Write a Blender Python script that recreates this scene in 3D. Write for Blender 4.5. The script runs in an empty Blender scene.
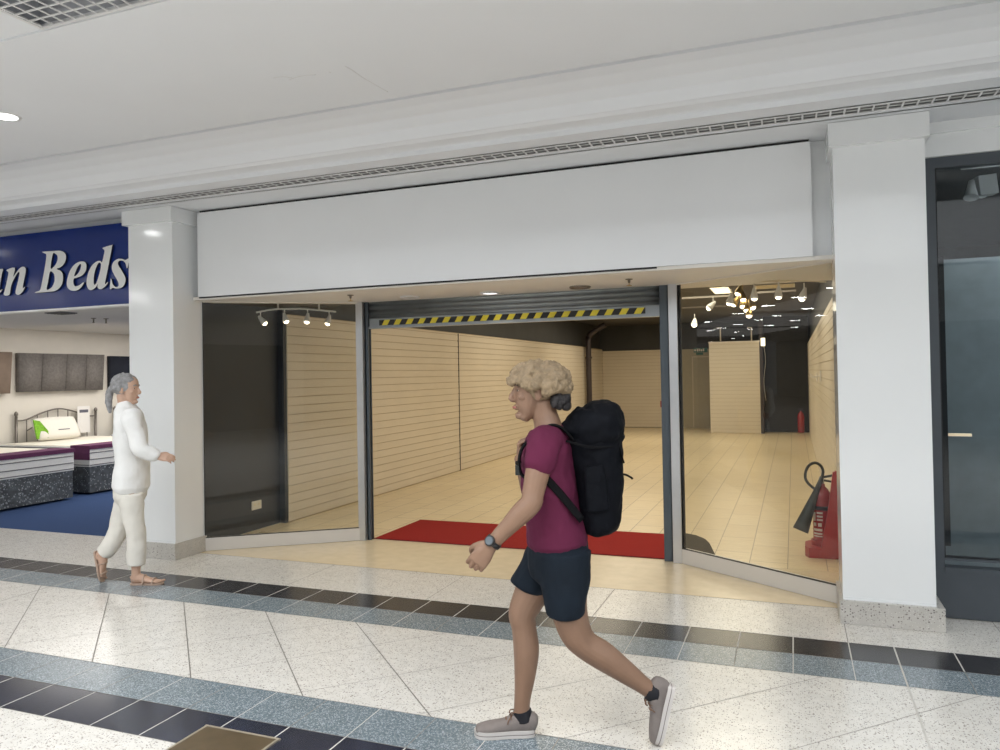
import bpy, bmesh, math, random
from mathutils import Vector, Matrix, noise
random.seed(7)
C = bpy.context.scene.collection
PI = math.pi
V = Vector

# ------------------------------------------------------------------ camera (solved from the photo's vanishing points)
FPX, CY, H = 760.89, 363.34, 1.62
YAW, PIT, ROL = math.radians(21.088), math.radians(.859), math.radians(.98)
_f = V((-math.sin(YAW), math.cos(YAW), 0)); _r = V((math.cos(YAW), math.sin(YAW), 0)); _u = V((0, 0, 1))
cf = _f*math.cos(PIT) + _u*math.sin(PIT); cu0 = _u*math.cos(PIT) - _f*math.sin(PIT)
cr = _r*math.cos(ROL) - cu0*math.sin(ROL); cu = cu0*math.cos(ROL) + _r*math.sin(ROL)
CAM = V((0, 0, H))
cd = bpy.data.cameras.new('camera'); cam = bpy.data.objects.new('camera', cd); C.objects.link(cam)
cd.sensor_width = 36; cd.lens = FPX*36/1000; cd.shift_y = -(375-CY)/1000; cd.clip_start = .05; cd.clip_end = 200
m = Matrix((cr, cu, -cf)).transposed().to_4x4(); m.translation = CAM; cam.matrix_world = m
bpy.context.scene.camera = cam

def ray(x, y): return cf*FPX + cr*(x-500) - cu*(y-CY)
def hit(x, y, ax, v):
    d = ray(x, y); return CAM + d*((v-CAM[ax])/d[ax])
def gz(x, y, z=0): return hit(x, y, 2, z)
def gy(x, y, Y): return hit(x, y, 1, Y)
def gx(x, y, X): return hit(x, y, 0, X)
def gplane(x, y, p, n):
    d = ray(x, y); return CAM + d*((p-CAM).dot(n)/d.dot(n))

# ------------------------------------------------------------------ materials
def node_mat(name):
    mt = bpy.data.materials.new(name); mt.use_nodes = True
    return mt, mt.node_tree, mt.node_tree.nodes['Principled BSDF']
def mat(name, col, rough=.5, metal=0, spec=.5, var=0, vscale=8, bump=0, bscale=60, emit=None, estr=0, coat=0):
    mt, nt, b = node_mat(name)
    b.inputs['Base Color'].default_value = (*col, 1); b.inputs['Roughness'].default_value = rough
    b.inputs['Metallic'].default_value = metal; b.inputs['Specular IOR Level'].default_value = spec
    b.inputs['Coat Weight'].default_value = coat; b.inputs['Coat Roughness'].default_value = .03
    tc = nt.nodes.new('ShaderNodeTexCoord')
    if var:
        n = nt.nodes.new('ShaderNodeTexNoise'); n.inputs['Scale'].default_value = vscale; n.inputs['Detail'].default_value = 4
        r = nt.nodes.new('ShaderNodeValToRGB')
        r.color_ramp.elements[0].color = (*[c*(1-var) for c in col], 1); r.color_ramp.elements[0].position = .3
        r.color_ramp.elements[1].color = (*[min(1, c*(1+var)) for c in col], 1); r.color_ramp.elements[1].position = .7
        nt.links.new(tc.outputs['Object'], n.inputs['Vector']); nt.links.new(n.outputs['Fac'], r.inputs['Fac'])
        nt.links.new(r.outputs['Color'], b.inputs['Base Color'])
    if bump:
        n2 = nt.nodes.new('ShaderNodeTexNoise'); n2.inputs['Scale'].default_value = bscale; n2.inputs['Detail'].default_value = 3
        bp = nt.nodes.new('ShaderNodeBump'); bp.inputs['Strength'].default_value = bump; bp.inputs['Distance'].default_value = .01
        nt.links.new(tc.outputs['Object'], n2.inputs['Vector']); nt.links.new(n2.outputs['Fac'], bp.inputs['Height'])
        nt.links.new(bp.outputs['Normal'], b.inputs['Normal'])
    if emit:
        b.inputs['Emission Color'].default_value = (*emit, 1); b.inputs['Emission Strength'].default_value = estr
    return mt
def terrazzo(name, base, chips, density=.3, scale=95, rough=.22, size=.32, mottle=.06):
    """polished stone: base colour with scattered chips (voronoi cells kept at random)"""
    mt, nt, b = node_mat(name)
    tc = nt.nodes.new('ShaderNodeTexCoord'); b.inputs['Roughness'].default_value = rough
    prev = None
    nz = nt.nodes.new('ShaderNodeTexNoise'); nz.inputs['Scale'].default_value = 14; nz.inputs['Detail'].default_value = 6
    nt.links.new(tc.outputs['Object'], nz.inputs['Vector'])
    rp = nt.nodes.new('ShaderNodeValToRGB')
    rp.color_ramp.elements[0].position = .3; rp.color_ramp.elements[1].position = .7
    rp.color_ramp.elements[0].color = (*[c*(1-mottle) for c in base], 1); rp.color_ramp.elements[1].color = (*[min(1, c*(1+mottle)) for c in base], 1)
    nt.links.new(nz.outputs['Fac'], rp.inputs['Fac']); prev = rp.outputs['Color']
    for i, ch in enumerate(chips):
        vo = nt.nodes.new('ShaderNodeTexVoronoi'); vo.inputs['Scale'].default_value = scale*(1+.37*i)
        mp = nt.nodes.new('ShaderNodeMapping'); mp.inputs['Location'].default_value = (3.1*i, 1.7*i, 0)
        nt.links.new(tc.outputs['Object'], mp.inputs['Vector']); nt.links.new(mp.outputs['Vector'], vo.inputs['Vector'])
        sep = nt.nodes.new('ShaderNodeSeparateColor'); nt.links.new(vo.outputs['Color'], sep.inputs['Color'])
        lt = nt.nodes.new('ShaderNodeMath'); lt.operation = 'LESS_THAN'; lt.inputs[1].default_value = density
        nt.links.new(sep.outputs['Red'], lt.inputs[0])
        l2 = nt.nodes.new('ShaderNodeMath'); l2.operation = 'LESS_THAN'; l2.inputs[1].default_value = size
        nt.links.new(vo.outputs['Distance'], l2.inputs[0])
        mu = nt.nodes.new('ShaderNodeMath'); mu.operation = 'MULTIPLY'
        nt.links.new(lt.outputs[0], mu.inputs[0]); nt.links.new(l2.outputs[0], mu.inputs[1])
        mx = nt.nodes.new('ShaderNodeMix'); mx.data_type = 'RGBA'
        nt.links.new(mu.outputs[0], mx.inputs['Factor']); nt.links.new(prev, mx.inputs['A']); mx.inputs['B'].default_value = (*ch, 1)
        prev = mx.outputs['Result']
    nt.links.new(prev, b.inputs['Base Color'])
    return mt
def glass(name, tint=(.93, .94, .93), ior=1.5):
    mt = bpy.data.materials.new(name); mt.use_nodes = True; nt = mt.node_tree
    nt.nodes.remove(nt.nodes['Principled BSDF']); out = nt.nodes['Material Output']
    tr = nt.nodes.new('ShaderNodeBsdfTransparent'); tr.inputs[0].default_value = (*tint, 1)
    gl = nt.nodes.new('ShaderNodeBsdfGlossy'); gl.inputs['Roughness'].default_value = 0; gl.inputs[0].default_value = (1, 1, 1, 1)
    fr = nt.nodes.new('ShaderNodeFresnel'); fr.inputs[0].default_value = ior
    mx = nt.nodes.new('ShaderNodeMixShader')
    ge = nt.nodes.new('ShaderNodeNewGeometry'); iv = nt.nodes.new('ShaderNodeMath'); iv.operation = 'SUBTRACT'; iv.inputs[0].default_value = 1
    mu = nt.nodes.new('ShaderNodeMath'); mu.operation = 'MULTIPLY'; nt.links.new(ge.outputs['Backfacing'], iv.inputs[1])
    nt.links.new(fr.outputs[0], mu.inputs[0]); nt.links.new(iv.outputs[0], mu.inputs[1])      # inner faces of the pane only transmit
    nt.links.new(mu.outputs[0], mx.inputs[0]); nt.links.new(tr.outputs[0], mx.inputs[1]); nt.links.new(gl.outputs[0], mx.inputs[2])
    nt.links.new(mx.outputs[0], out.inputs['Surface'])
    return mt
def tile_mat(name):
    """cream wood-effect floor tiles with dark joints running into the shop"""
    mt, nt, b = node_mat(name); b.inputs['Roughness'].default_value = .28
    tc = nt.nodes.new('ShaderNodeTexCoord')
    br = nt.nodes.new('ShaderNodeTexBrick'); br.offset = .5; br.squash = 1
    br.inputs['Scale'].default_value = 1; br.inputs['Brick Width'].default_value = .62; br.inputs['Row Height'].default_value = .303
    br.inputs['Mortar Size'].default_value = .0035; br.inputs['Mortar Smooth'].default_value = .1; br.inputs['Bias'].default_value = 0
    br.inputs['Color1'].default_value = (.83, .70, .47, 1); br.inputs['Color2'].default_value = (.79, .655, .43, 1); br.inputs['Mortar'].default_value = (.33, .25, .15, 1)
    mp = nt.nodes.new('ShaderNodeMapping'); mp.inputs['Rotation'].default_value = (0, 0, PI/2); mp.inputs['Location'].default_value = (0, .08, 0)
    nt.links.new(tc.outputs['Object'], mp.inputs['Vector']); nt.links.new(mp.outputs['Vector'], br.inputs['Vector'])
    nz = nt.nodes.new('ShaderNodeTexNoise'); nz.inputs['Scale'].default_value = 3; nz.inputs['Detail'].default_value = 5
    mp2 = nt.nodes.new('ShaderNodeMapping'); mp2.inputs['Scale'].default_value = (1.2, 14, 1)
    nt.links.new(tc.outputs['Object'], mp2.inputs['Vector']); nt.links.new(mp2.outputs['Vector'], nz.inputs['Vector'])
    rp = nt.nodes.new('ShaderNodeValToRGB'); rp.color_ramp.elements[0].color = (.86, .84, .8, 1); rp.color_ramp.elements[1].color = (1, 1, 1, 1)
    rp.color_ramp.elements[0].position = .35; rp.color_ramp.elements[1].position = .6
    nt.links.new(nz.outputs['Fac'], rp.inputs['Fac'])
    mx = nt.nodes.new('ShaderNodeMix'); mx.data_type = 'RGBA'; mx.blend_type = 'MULTIPLY'; mx.inputs['Factor'].default_value = 1
    nt.links.new(br.outputs['Color'], mx.inputs['A']); nt.links.new(rp.outputs['Color'], mx.inputs['B']); nt.links.new(mx.outputs['Result'], b.inputs['Base Color'])
    return mt

M = dict(
    white_panel=mat('white_gloss_panel', (.80, .815, .82), .10, spec=.6, var=.012, vscale=2),
    fascia=mat('white_fascia', (.79, .80, .81), .10, spec=.6, var=.012, vscale=1.5),
    ceiling=mat('ceiling_paint', (.735, .75, .775), .55, var=.012, vscale=1.5),
    soffit=mat('soffit_paint', (.78, .75, .70), .5, var=.02, vscale=3),
    grille=mat('grille_white_metal', (.66, .66, .66), .4),
    plenum=mat('dark_plenum', (.36, .36, .36), .8, var=.1),
    plenum2=mat('egg_crate_void', (.42, .43, .46), .8, var=.1),
    white_floor=terrazzo('white_terrazzo', (.70, .675, .63), [(.36, .33, .30), (.54, .50, .44), (.20, .18, .17), (.40, .34, .28)], .26, 60, .2, .30),
    beige_floor=mat('beige_threshold_stone', (.72, .60, .415), .26, var=.05, vscale=9),  # stone colour yellowed to carry the warm light spilling from the shop
    black_tile=mat('black_tile', (.026, .026, .03), .21, spec=.35, var=.2, vscale=5),
    navy_tile=mat('navy_tile', (.026, .029, .045), .17, spec=.4, var=.2, vscale=5),
    blue_floor=terrazzo('blue_grey_terrazzo', (.165, .205, .23), [(.33, .38, .41), (.085, .115, .135), (.40, .44, .47)], .4, 95, .22, .42),
    grout=mat('pale_grout', (.55, .53, .49), .7), dgrout=mat('dark_joint', (.20, .185, .165), .8),
    plinth=terrazzo('plinth_terrazzo', (.50, .48, .445), [(.18, .16, .15), (.32, .29, .26), (.62, .6, .56)], .26, 66, .3, .34),
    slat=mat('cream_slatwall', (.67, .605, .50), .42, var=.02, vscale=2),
    slat_core=mat('slatwall_core', (.50, .42, .31), .7),  # browner board core, seen in the grooves
    dark_wall=mat('charcoal_wall', (.026, .032, .043), .45, var=.1, vscale=3),
    grey_dark=mat('grey_upper_wall', (.042, .044, .047), .6, var=.15, vscale=2),
    black_void=mat('black_paint', (.012, .012, .013), .6, var=.2),
    shop_ceiling=mat('dark_ceiling', (.055, .053, .052), .6, var=.1),
    tiles=tile_mat('shop_floor_tile'),
    red_mat=mat('red_carpet', (.33, .028, .024), .95, spec=.1, var=.14, vscale=160, bump=.5, bscale=500),
    alu=mat('aluminium', (.66, .67, .69), .32, metal=.75, var=.03), alu_white=mat('satin_white_frame', (.66, .64, .61), .35, metal=.2),
    shutter_grey=mat('shutter_guide_grey', (.085, .105, .125), .4, metal=.3), galv=mat('galvanised_slat', (.31, .335, .35), .33, metal=.65, var=.12, vscale=4),
    yellow=mat('hazard_yellow', (.75, .62, .04), .45), black=mat('hazard_black', (.015, .015, .015), .45),
    anthracite=mat('anthracite_frame', (.060, .071, .084), .38, var=.05),
    glass=glass('window_glass'), dglass=glass('tinted_window_glass', (.80, .83, .84)),
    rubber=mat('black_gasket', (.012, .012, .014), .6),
    red_plastic=mat('red_plastic', (.38, .032, .034), .35, var=.05), red_paint=mat('red_enamel', (.34, .018, .028), .2, coat=.4),
    black_plastic=mat('black_plastic', (.028, .033, .03), .45, var=.1), label_white=mat('label_white', (.72, .66, .62), .5), label_black=mat('label_black', (.03, .022, .04), .5),
    steel=mat('steel', (.55, .55, .54), .3, metal=.9), brass=mat('brass', (.62, .44, .17), .35, metal=.7),
    white_metal=mat('white_lamp_metal', (.78, .76, .72), .4), chrome=mat('dark_chrome', (.22, .2, .17), .35, metal=.8),
    bulb=mat('warm_bulb', (1, .9, .7), .5, emit=(1, .85, .6), estr=14), led=mat('white_led', (1, 1, 1), .5, emit=(1, 1, 1), estr=4),
    led_far=mat('bright_led', (1, 1, 1), .5, emit=(1, 1, 1), estr=70),
    warm_panel=mat('warm_panel_diffuser', (1, .95, .8), .5, emit=(1, .88, .62), estr=3.2), cream_panel=mat('cream_diffuser', (.75, .66, .48), .5),
    dim_panel=mat('unlit_downlight', (.34, .31, .27), .4),
    sign_blue=mat('sign_blue', (.012, .030, .165), .14, spec=.22, var=.05, vscale=2), sign_white=mat('letter_white', (.72, .72, .70), .4), sign_side=mat('letter_side', (.006, .011, .05), .5),
    carpet=mat('blue_carpet', (.042, .075, .175), .95, spec=.1, var=.12, vscale=120, bump=.4, bscale=400),
    cream_wall=mat('cream_wall', (.74, .70, .63), .6, var=.015), bed_ceiling=mat('bed_shop_ceiling', (.55, .535, .51), .7),
    mattress=mat('mattress_ticking', (.80, .80, .78), .85, var=.03, vscale=40, bump=.3, bscale=90), mattress_top=mat('mattress_cream', (.82, .78, .68), .9, bump=.2, bscale=60),
    piping=mat('grey_piping', (.13, .13, .14), .8), purple=mat('purple_fabric', (.115, .028, .085), .9, var=.1, vscale=60),
    crushed=terrazzo('crushed_velvet', (.085, .095, .105), [(.30, .33, .35), (.16, .18, .2), (.42, .44, .45)], .2, 26, .5, .36, .4),
    hb_grey=mat('grey_chenille', (.175, .16, .15), .9, var=.18, vscale=30, bump=.4, bscale=120), hb_brown=mat('brown_suede', (.24, .18, .14), .9, var=.1), hb_navy=mat('navy_fabric', (.010, .013, .024), .9, var=.1),
    bed_metal=mat('antique_nickel', (.20, .18, .16), .35, metal=.7), pillow=mat('white_pillow', (.80, .77, .70), .9, bump=.3, bscale=25), green=mat('green_print', (.20, .46, .03), .8, var=.3, vscale=40),
    card=mat('white_card', (.82, .80, .78), .6), ink=mat('card_ink', (.12, .12, .16), .6),
    brown_plate=mat('bronze_floor_plate', (.15, .108, .06), .35, metal=.45, var=.12, vscale=12), plate_rim=mat('brass_edge', (.48, .42, .33), .4, metal=.5),
    dark_mat=mat('charcoal_mat', (.055, .048, .038), .9, var=.1, vscale=90),
    skin=mat('skin', (.235, .137, .088), .5, var=.05, vscale=14), skin2=mat('pale_skin', (.52, .335, .245), .5, var=.05, vscale=14),
    tee=mat('maroon_jersey', (.098, .012, .040), .85, spec=.25, var=.07, vscale=6, bump=.15, bscale=9), shorts=mat('navy_shorts', (.0055, .0105, .018), .85, spec=.25, var=.15, vscale=8, bump=.2, bscale=12),
    hair=mat('sandy_hair', (.25, .182, .108), .65, var=.22, vscale=38, bump=.5, bscale=110), dark_hair=mat('dark_hair', (.022, .019, .02), .6, var=.3, vscale=40, bump=.5, bscale=120),
    grey_hair=mat('grey_hair', (.27, .27, .275), .6, var=.25, vscale=40, bump=.4, bscale=120), eye_white=mat('eye_white', (.8, .78, .74), .3), iris=mat('eye_dark', (.03, .02, .015), .3), lip=mat('lips', (.38, .13, .11), .5),
    shoe=mat('taupe_canvas', (.20, .17, .155), .85, var=.07, vscale=40, bump=.25, bscale=300), sole=mat('off_white_sole', (.56, .52, .49), .6), sole_line=mat('sole_stripe', (.2, .17, .16), .6), lace=mat('brown_lace', (.16, .085, .05), .7),
    sock=mat('black_sock', (.012, .012, .016), .9), watch=mat('black_watch', (.012, .012, .013), .4), watch_face=mat('slate_watch_face', (.085, .105, .12), .25),
    pack=mat('black_ripstop', (.0028, .0034, .0055), .75, spec=.12, var=.3, vscale=9, bump=.5, bscale=16), strap=mat('black_webbing', (.003, .003, .004), .75, spec=.15), pack2=mat('black_pack_pocket', (.0035, .0042, .007), .8, spec=.12, var=.2, vscale=12, bump=.4, bscale=20),
    linen=mat('white_linen', (.80, .80, .79), .9, spec=.1, var=.03, vscale=10, bump=.2, bscale=20), offwhite=mat('stone_linen', (.70, .675, .62), .9, spec=.1, var=.04, vscale=10, bump=.2, bscale=20), sandal=mat('tan_leather', (.42, .30, .23), .6),
    pole=mat('dark_pipe', (.035, .026, .03), .5), socket=mat('white_socket', (.72, .68, .58), .4), exit_green=mat('exit_green', (.02, .12, .09), .5), door_wood=mat('khaki_door', (.33, .29, .20), .5, var=.05),
    opp_light=mat('opposite_cladding', (.55, .55, .54), .5), opp_dark=mat('opposite_glazing', (.04, .04, .045), .3), fill_panel=mat('fill_light_panel', (1, 1, 1), .5, emit=(.93, .97, 1), estr=2.2),
)

# ------------------------------------------------------------------ geometry helpers
def B(): return bmesh.new()
def box(bm, a, b, mi=0):
    a, b = V(a), V(b); lo = V((min(a[i], b[i]) for i in range(3))); hi = V((max(a[i], b[i]) for i in range(3)))
    vs = [bm.verts.new((x, y, z)) for x in (lo.x, hi.x) for y in (lo.y, hi.y) for z in (lo.z, hi.z)]
    for q in ((0, 1, 3, 2), (4, 6, 7, 5), (0, 4, 5, 1), (2, 3, 7, 6), (0, 2, 6, 4), (1, 5, 7, 3)):
        f = bm.faces.new([vs[i] for i in q]); f.material_index = mi
    return vs
def obox(bm, o, ax, ay, az, mi=0):
    """oriented box: corner o and three edge vectors"""
    o, ax, ay, az = V(o), V(ax), V(ay), V(az)
    vs = [bm.verts.new(o+ax*i+ay*j+az*k) for i in (0, 1) for j in (0, 1) for k in (0, 1)]
    fl = ax.cross(ay).dot(az) < 0
    for q in ((0, 1, 3, 2), (4, 6, 7, 5), (0, 4, 5, 1), (2, 3, 7, 6), (0, 2, 6, 4), (1, 5, 7, 3)):
        f = bm.faces.new([vs[i] for i in (q[::-1] if fl else q)]); f.material_index = mi
def quad(bm, pts, mi=0):
    f = bm.faces.new([bm.verts.new(p) for p in pts]); f.material_index = mi; return f
def prism(bm, pts, off, mi=0):
    """polygon pts extruded by vector off"""
    a = [bm.verts.new(p) for p in pts]; b = [bm.verts.new(V(p)+V(off)) for p in pts]; n = len(pts)
    for f in (bm.faces.new(a[::-1]), bm.faces.new(b)): f.material_index = mi
    for i in range(n):
        f = bm.faces.new((a[i], a[(i+1) % n], b[(i+1) % n], b[i])); f.material_index = mi
def spline(pts, n=4):
    """Catmull-Rom through tuples of any length"""
    P = [tuple(p) for p in pts]; out = []
    if len(P) < 3: n = n if len(P) == 2 else 1
    for i in range(len(P)-1):
        p0 = P[max(i-1, 0)]; p1 = P[i]; p2 = P[i+1]; p3 = P[min(i+2, len(P)-1)]
        for k in range(n):
            t = k/n
            out.append(tuple(.5*((2*b)+(-a+c)*t+(2*a-5*b+4*c-d)*t*t+(-a+3*b-3*c+d)*t**3) for a, b, c, d in zip(p0, p1, p2, p3)))
    out.append(P[-1]); return out
def loft(bm, ctrl, ref=(1, 0, 0), n=4, seg=16, cap=.6, mi=0):
    """ctrl: rows (x,y,z,a,b); ellipse half-sizes a along ref, b across; rounded ends"""
    rows = spline([(r if len(r) == 5 else (*r, r[3])) for r in ctrl], n)
    P = [V(r[:3]) for r in rows]; ref = V(ref)
    T = []
    for i in range(len(P)):
        t = P[min(i+1, len(P)-1)] - P[max(i-1, 0)]
        T.append(t.normalized() if t.length > 1e-9 else V((0, 0, 1)))
    seq = []
    if cap:
        r = rows[0]; d = min(r[3], r[4])*cap
        for k in (0.15, .6, .88): seq.append((P[0]-T[0]*d*math.cos(math.asin(k)), T[0], r[3]*k, r[4]*k))
    for p, t, r in zip(P, T, rows): seq.append((p, t, r[3], r[4]))
    if cap:
        r = rows[-1]; d = min(r[3], r[4])*cap
        for k in (.88, .6, .15): seq.append((P[-1]+T[-1]*d*math.cos(math.asin(k)), T[-1], r[3]*k, r[4]*k))
    rings = []
    for p, t, a, b in seq:
        u = ref - t*ref.dot(t)
        if u.length < 1e-4: u = t.orthogonal()
        u.normalize(); w = t.cross(u)
        rings.append([bm.verts.new(p+u*a*math.cos(2*PI*k/seg)+w*b*math.sin(2*PI*k/seg)) for k in range(seg)])
    for r0, r1 in zip(rings, rings[1:]):
        for k in range(seg):
            f = bm.faces.new((r0[k], r0[(k+1) % seg], r1[(k+1) % seg], r1[k])); f.material_index = mi; f.smooth = True
    f = bm.faces.new(rings[0][::-1]); f.material_index = mi; f = bm.faces.new(rings[-1]); f.material_index = mi
def tube(bm, pts, r, seg=8, n=4, mi=0, cap=0):
    loft(bm, [(*p, r, r) for p in pts], (.31, .17, .93), n, seg, cap, mi)
def cyl(bm, a, b, r, r2=None, seg=20, mi=0):
    r2 = r if r2 is None else r2
    loft(bm, [(*a, r, r), (*b, r2, r2)], (.3, .17, .93), 1, seg, 0, mi)
def ell(bm, c, r, sub=3, rot=None, mi=0):
    g = bmesh.ops.create_icosphere(bm, subdivisions=sub, radius=1)
    mm = Matrix.Translation(V(c)) @ (rot.to_4x4() if rot else Matrix.Identity(4)) @ Matrix.Diagonal((*r, 1))
    bmesh.ops.transform(bm, matrix=mm, verts=g['verts'])
    for v in g['verts']:
        for f in v.link_faces: f.smooth = True; f.material_index = mi
def lathe(bm, prof, c=(0, 0, 0), seg=28, mi=0):
    rings = [[bm.verts.new(V(c)+V((r*math.cos(2*PI*k/seg), r*math.sin(2*PI*k/seg), z))) for k in range(seg)] for r, z in prof]
    for r0, r1 in zip(rings, rings[1:]):
        for k in range(seg):
            f = bm.faces.new((r0[k], r0[(k+1) % seg], r1[(k+1) % seg], r1[k])); f.smooth = True; f.material_index = mi
    for rg, s in ((rings[0], -1), (rings[-1], 1)):
        f = bm.faces.new(rg[::s]); f.material_index = mi
def bevel(bm, w, seg=2, ang=.5):
    es = [e for e in bm.edges if len(e.link_faces) == 2 and e.calc_face_angle(0) > ang]
    bmesh.ops.bevel(bm, geom=es, offset=w, segments=seg, affect='EDGES', profile=.5, clamp_overlap=True)
def root_of(o):
    while o.parent: o = o.parent
    return o
def obj(name, bm, mats, parent=None, world=False, smooth=False, label=None):
    """one linked mesh object; world=True: the mesh is given in world space, parent's root frame is taken off"""
    me = bm if isinstance(bm, bpy.types.Mesh) else None
    if me is None:
        me = bpy.data.meshes.new(name)
        bmesh.ops.recalc_face_normals(bm, faces=bm.faces[:]); bm.to_mesh(me); bm.free()
    for mt in (mats if isinstance(mats, (list, tuple)) else [mats]): me.materials.append(mt)
    if smooth:
        for p in me.polygons: p.use_smooth = True
    o = bpy.data.objects.new(name, me); C.objects.link(o)
    if parent:
        o.parent = parent
        if world: me.transform(root_of(parent).matrix_basis.inverted())
    if label: o['label'] = label
    return o
def thing(name, label, cat, loc=(0, 0, 0), rotz=0, group=None):
    o = bpy.data.objects.new(name, None); C.objects.link(o); o.empty_display_size = .1
    o.location = loc; o.rotation_euler = (0, 0, rotz); o['label'] = label; o['category'] = cat
    o.matrix_basis = Matrix.Translation(V(loc)) @ Matrix.Rotation(rotz, 4, 'Z')
    if group: o['group'] = group
    return o
def tag(o, label, cat, group=None):
    o['label'] = label; o['category'] = cat
    if group: o['group'] = group
    return o
def struct(name, bm, mats, parent=None, label=None):
    o = obj(name, bm, mats, parent)
    if not parent: o['kind'] = 'structure'
    if label: o['label'] = label
    return o
def melt(bm, vox, smooth=4, fac=.5, disp=0, dscale=6, seed=0):
    """voxel-union of overlapping closed shells into one continuous skin"""
    me = bpy.data.meshes.new('melt'); bmesh.ops.recalc_face_normals(bm, faces=bm.faces[:]); bm.to_mesh(me); bm.free()
    o = bpy.data.objects.new('melt', me); C.objects.link(o)
    r = o.modifiers.new('r', 'REMESH'); r.mode = 'VOXEL'; r.voxel_size = vox; r.use_smooth_shade = True
    if smooth:
        s = o.modifiers.new('s', 'SMOOTH'); s.iterations = smooth; s.factor = fac
    dg = bpy.context.evaluated_depsgraph_get(); dg.update()
    out = bpy.data.meshes.new_from_object(o.evaluated_get(dg)); bpy.data.objects.remove(o); bpy.data.meshes.remove(me)
    if disp:
        ns = [v.normal.copy() for v in out.vertices]
        for v, nn in zip(out.vertices, ns):
            v.co += nn*disp*noise.fractal(v.co*dscale+V((seed, seed*2, 0)), 1, 2, 3)
    for p in out.polygons: p.use_smooth = True
    out.materials.clear()
    return out

# ================================================================== THE MALL SHELL
XL, XR = -44, 9          # how far the mall runs left and right
# ---- floor of the mall: bands of terrazzo with their joints
bm = B()
W_, BE, BK, NV, BL, GR, DG = range(7)
def strip(x0, x1, y0, y1, mi, z=0): quad(bm, [(x0, y0, z), (x1, y0, z), (x1, y1, z), (x0, y1, z)], mi)
Y0, Y1, Y2, Y3, Y4, Y5, Y6, Y7 = 2.662, 2.960, 3.268, 4.365, 4.667, 4.955, 5.645, 6.64
strip(XL, XR, -9, Y0, W_); strip(XL, XR, Y0, Y1, NV); strip(XL, XR, Y1, Y2, BL); strip(XL, XR, Y2, Y3, W_); strip(XL, XR, Y3, Y4, BL)
strip(XL, XR, Y4, Y5, BK); strip(XL, XR, Y5, Y6, W_); strip(-5.3, .34, Y6, Y7, BE); strip(XL, -5.3, Y6, 5.95, W_); strip(.34, XR, Y6, 5.95, W_)
strip(-4.02, -.95, Y7, 6.70, BE)
zj = .0008
def jx(x, y0, y1, mi, w=.006): quad(bm, [(x-w/2, y0, zj), (x+w/2, y0, zj), (x+w/2, y1, zj), (x-w/2, y1, zj)], mi)
def jd(x0, y0, x1, y1, mi, w=.006):
    d = V((x1-x0, y1-y0, 0)).normalized(); n = V((-d.y, d.x, 0))*w/2
    a, b2 = V((x0, y0, zj)), V((x1, y1, zj)); quad(bm, [a-n, b2-n, b2+n, a+n], mi)
for k in range(-40, 12):
    x = -1.255+.3045*k
    if k > 5: x = .508+.305*(k-5)
    jx(x, Y4, Y5, GR, .007); jx(x, Y3, Y4, GR if k % 3 else DG, .004)
    x = -4.042+.3035*k
    if x > -2.65 and x < -2.15: pass
    jx(x, Y0, Y1, GR, .007); jx(x, Y1, Y2, GR if k % 2 else DG, .004)
for k in range(-22, 10):                       # diamond joints of the middle band
    cst = -.551+.7258*k
    if k <= 3: jd(cst-Y2, Y2, cst-Y3, Y3, DG, .0065)
    cst = -6.435+.7258*(k+6); jd(cst+Y2, Y2, cst+Y3, Y3, DG, .0035)
for x in (-9.84, -8.62, -7.4, -6.18, -4.96, -3.74, -2.52, -1.285, .266, 1.14): jx(x, Y5, Y6, DG, .005)
for x in (-5.54, .508): jx(x, -3, Y6, GR if x > 0 else DG, .009)
for y in (Y0, Y1, Y2, Y3, Y4, Y5): jd(XL, y, XR, y, DG, .004)
jd(-5.2, Y6, .3, Y6, DG, .006)
struct('floor', bm, [M['white_floor'], M['beige_floor'], M['black_tile'], M['navy_tile'], M['blue_floor'], M['grout'], M['dgrout']])
# ---- floor plate
t = thing('floor_plate', 'brown metal access plate let into the dark tile band at the bottom edge', 'floor plate', (-2.39, 2.62, 0))
bm = B(); box(bm, (-2.585, 2.44, .0005), (-2.195, 2.83, .006)); obj('cover', bm, M['brown_plate'], t, True)
bm = B()
for a, b2 in (((-2.6, 2.83, 0), (-2.18, 2.842, .007)), ((-2.6, 2.428, 0), (-2.18, 2.44, .007)), ((-2.597, 2.44, 0), (-2.585, 2.83, .007)), ((-2.195, 2.44, 0), (-2.183, 2.83, .007))): box(bm, a, b2)
obj('rim', bm, M['plate_rim'], t, True, label='pale metal rim')

# ---- ceiling: flat slab, shadow groove, cove, moulding, soffit
ZC, ZS, EXC = 3.43, 3.20, -3.572
prof = [(2.80, ZC), (4.355, ZC), (4.357, ZC+.09), (4.392, ZC+.09), (4.394, ZC-.002), (4.50, 3.418), (4.60, 3.385), (4.67, 3.335), (4.715, 3.272), (4.725, 3.268), (4.735, 3.262), (4.75, 3.252), (4.79, 3.246), (4.83, 3.24), (4.845, 3.232), (4.85, ZS), (5.06, ZS)]
bm = B()
def ceil_strip(pr, x0, x1):
    a = [bm.verts.new((x0, y, z)) for y, z in pr]; b2 = [bm.verts.new((x1, y, z)) for y, z in pr]
    for i in range(len(pr)-1): bm.faces.new((a[i], a[i+1], b2[i+1], b2[i]))
ceil_strip(prof, XL, XR); ceil_strip([(5.165, ZS), (6.3, ZS)], XL, XR)
ceil_strip([(2.785, ZC+.03), (2.785, ZC+.012), (2.80, ZC+.012), (2.80, ZC)], XL, XR)
box(bm, (XL, 1.7, ZC+.005), (EXC, 2.782, ZC+.03)); box(bm, (3.5, 1.7, ZC+.005), (XR, 2.735, ZC+.03))
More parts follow.
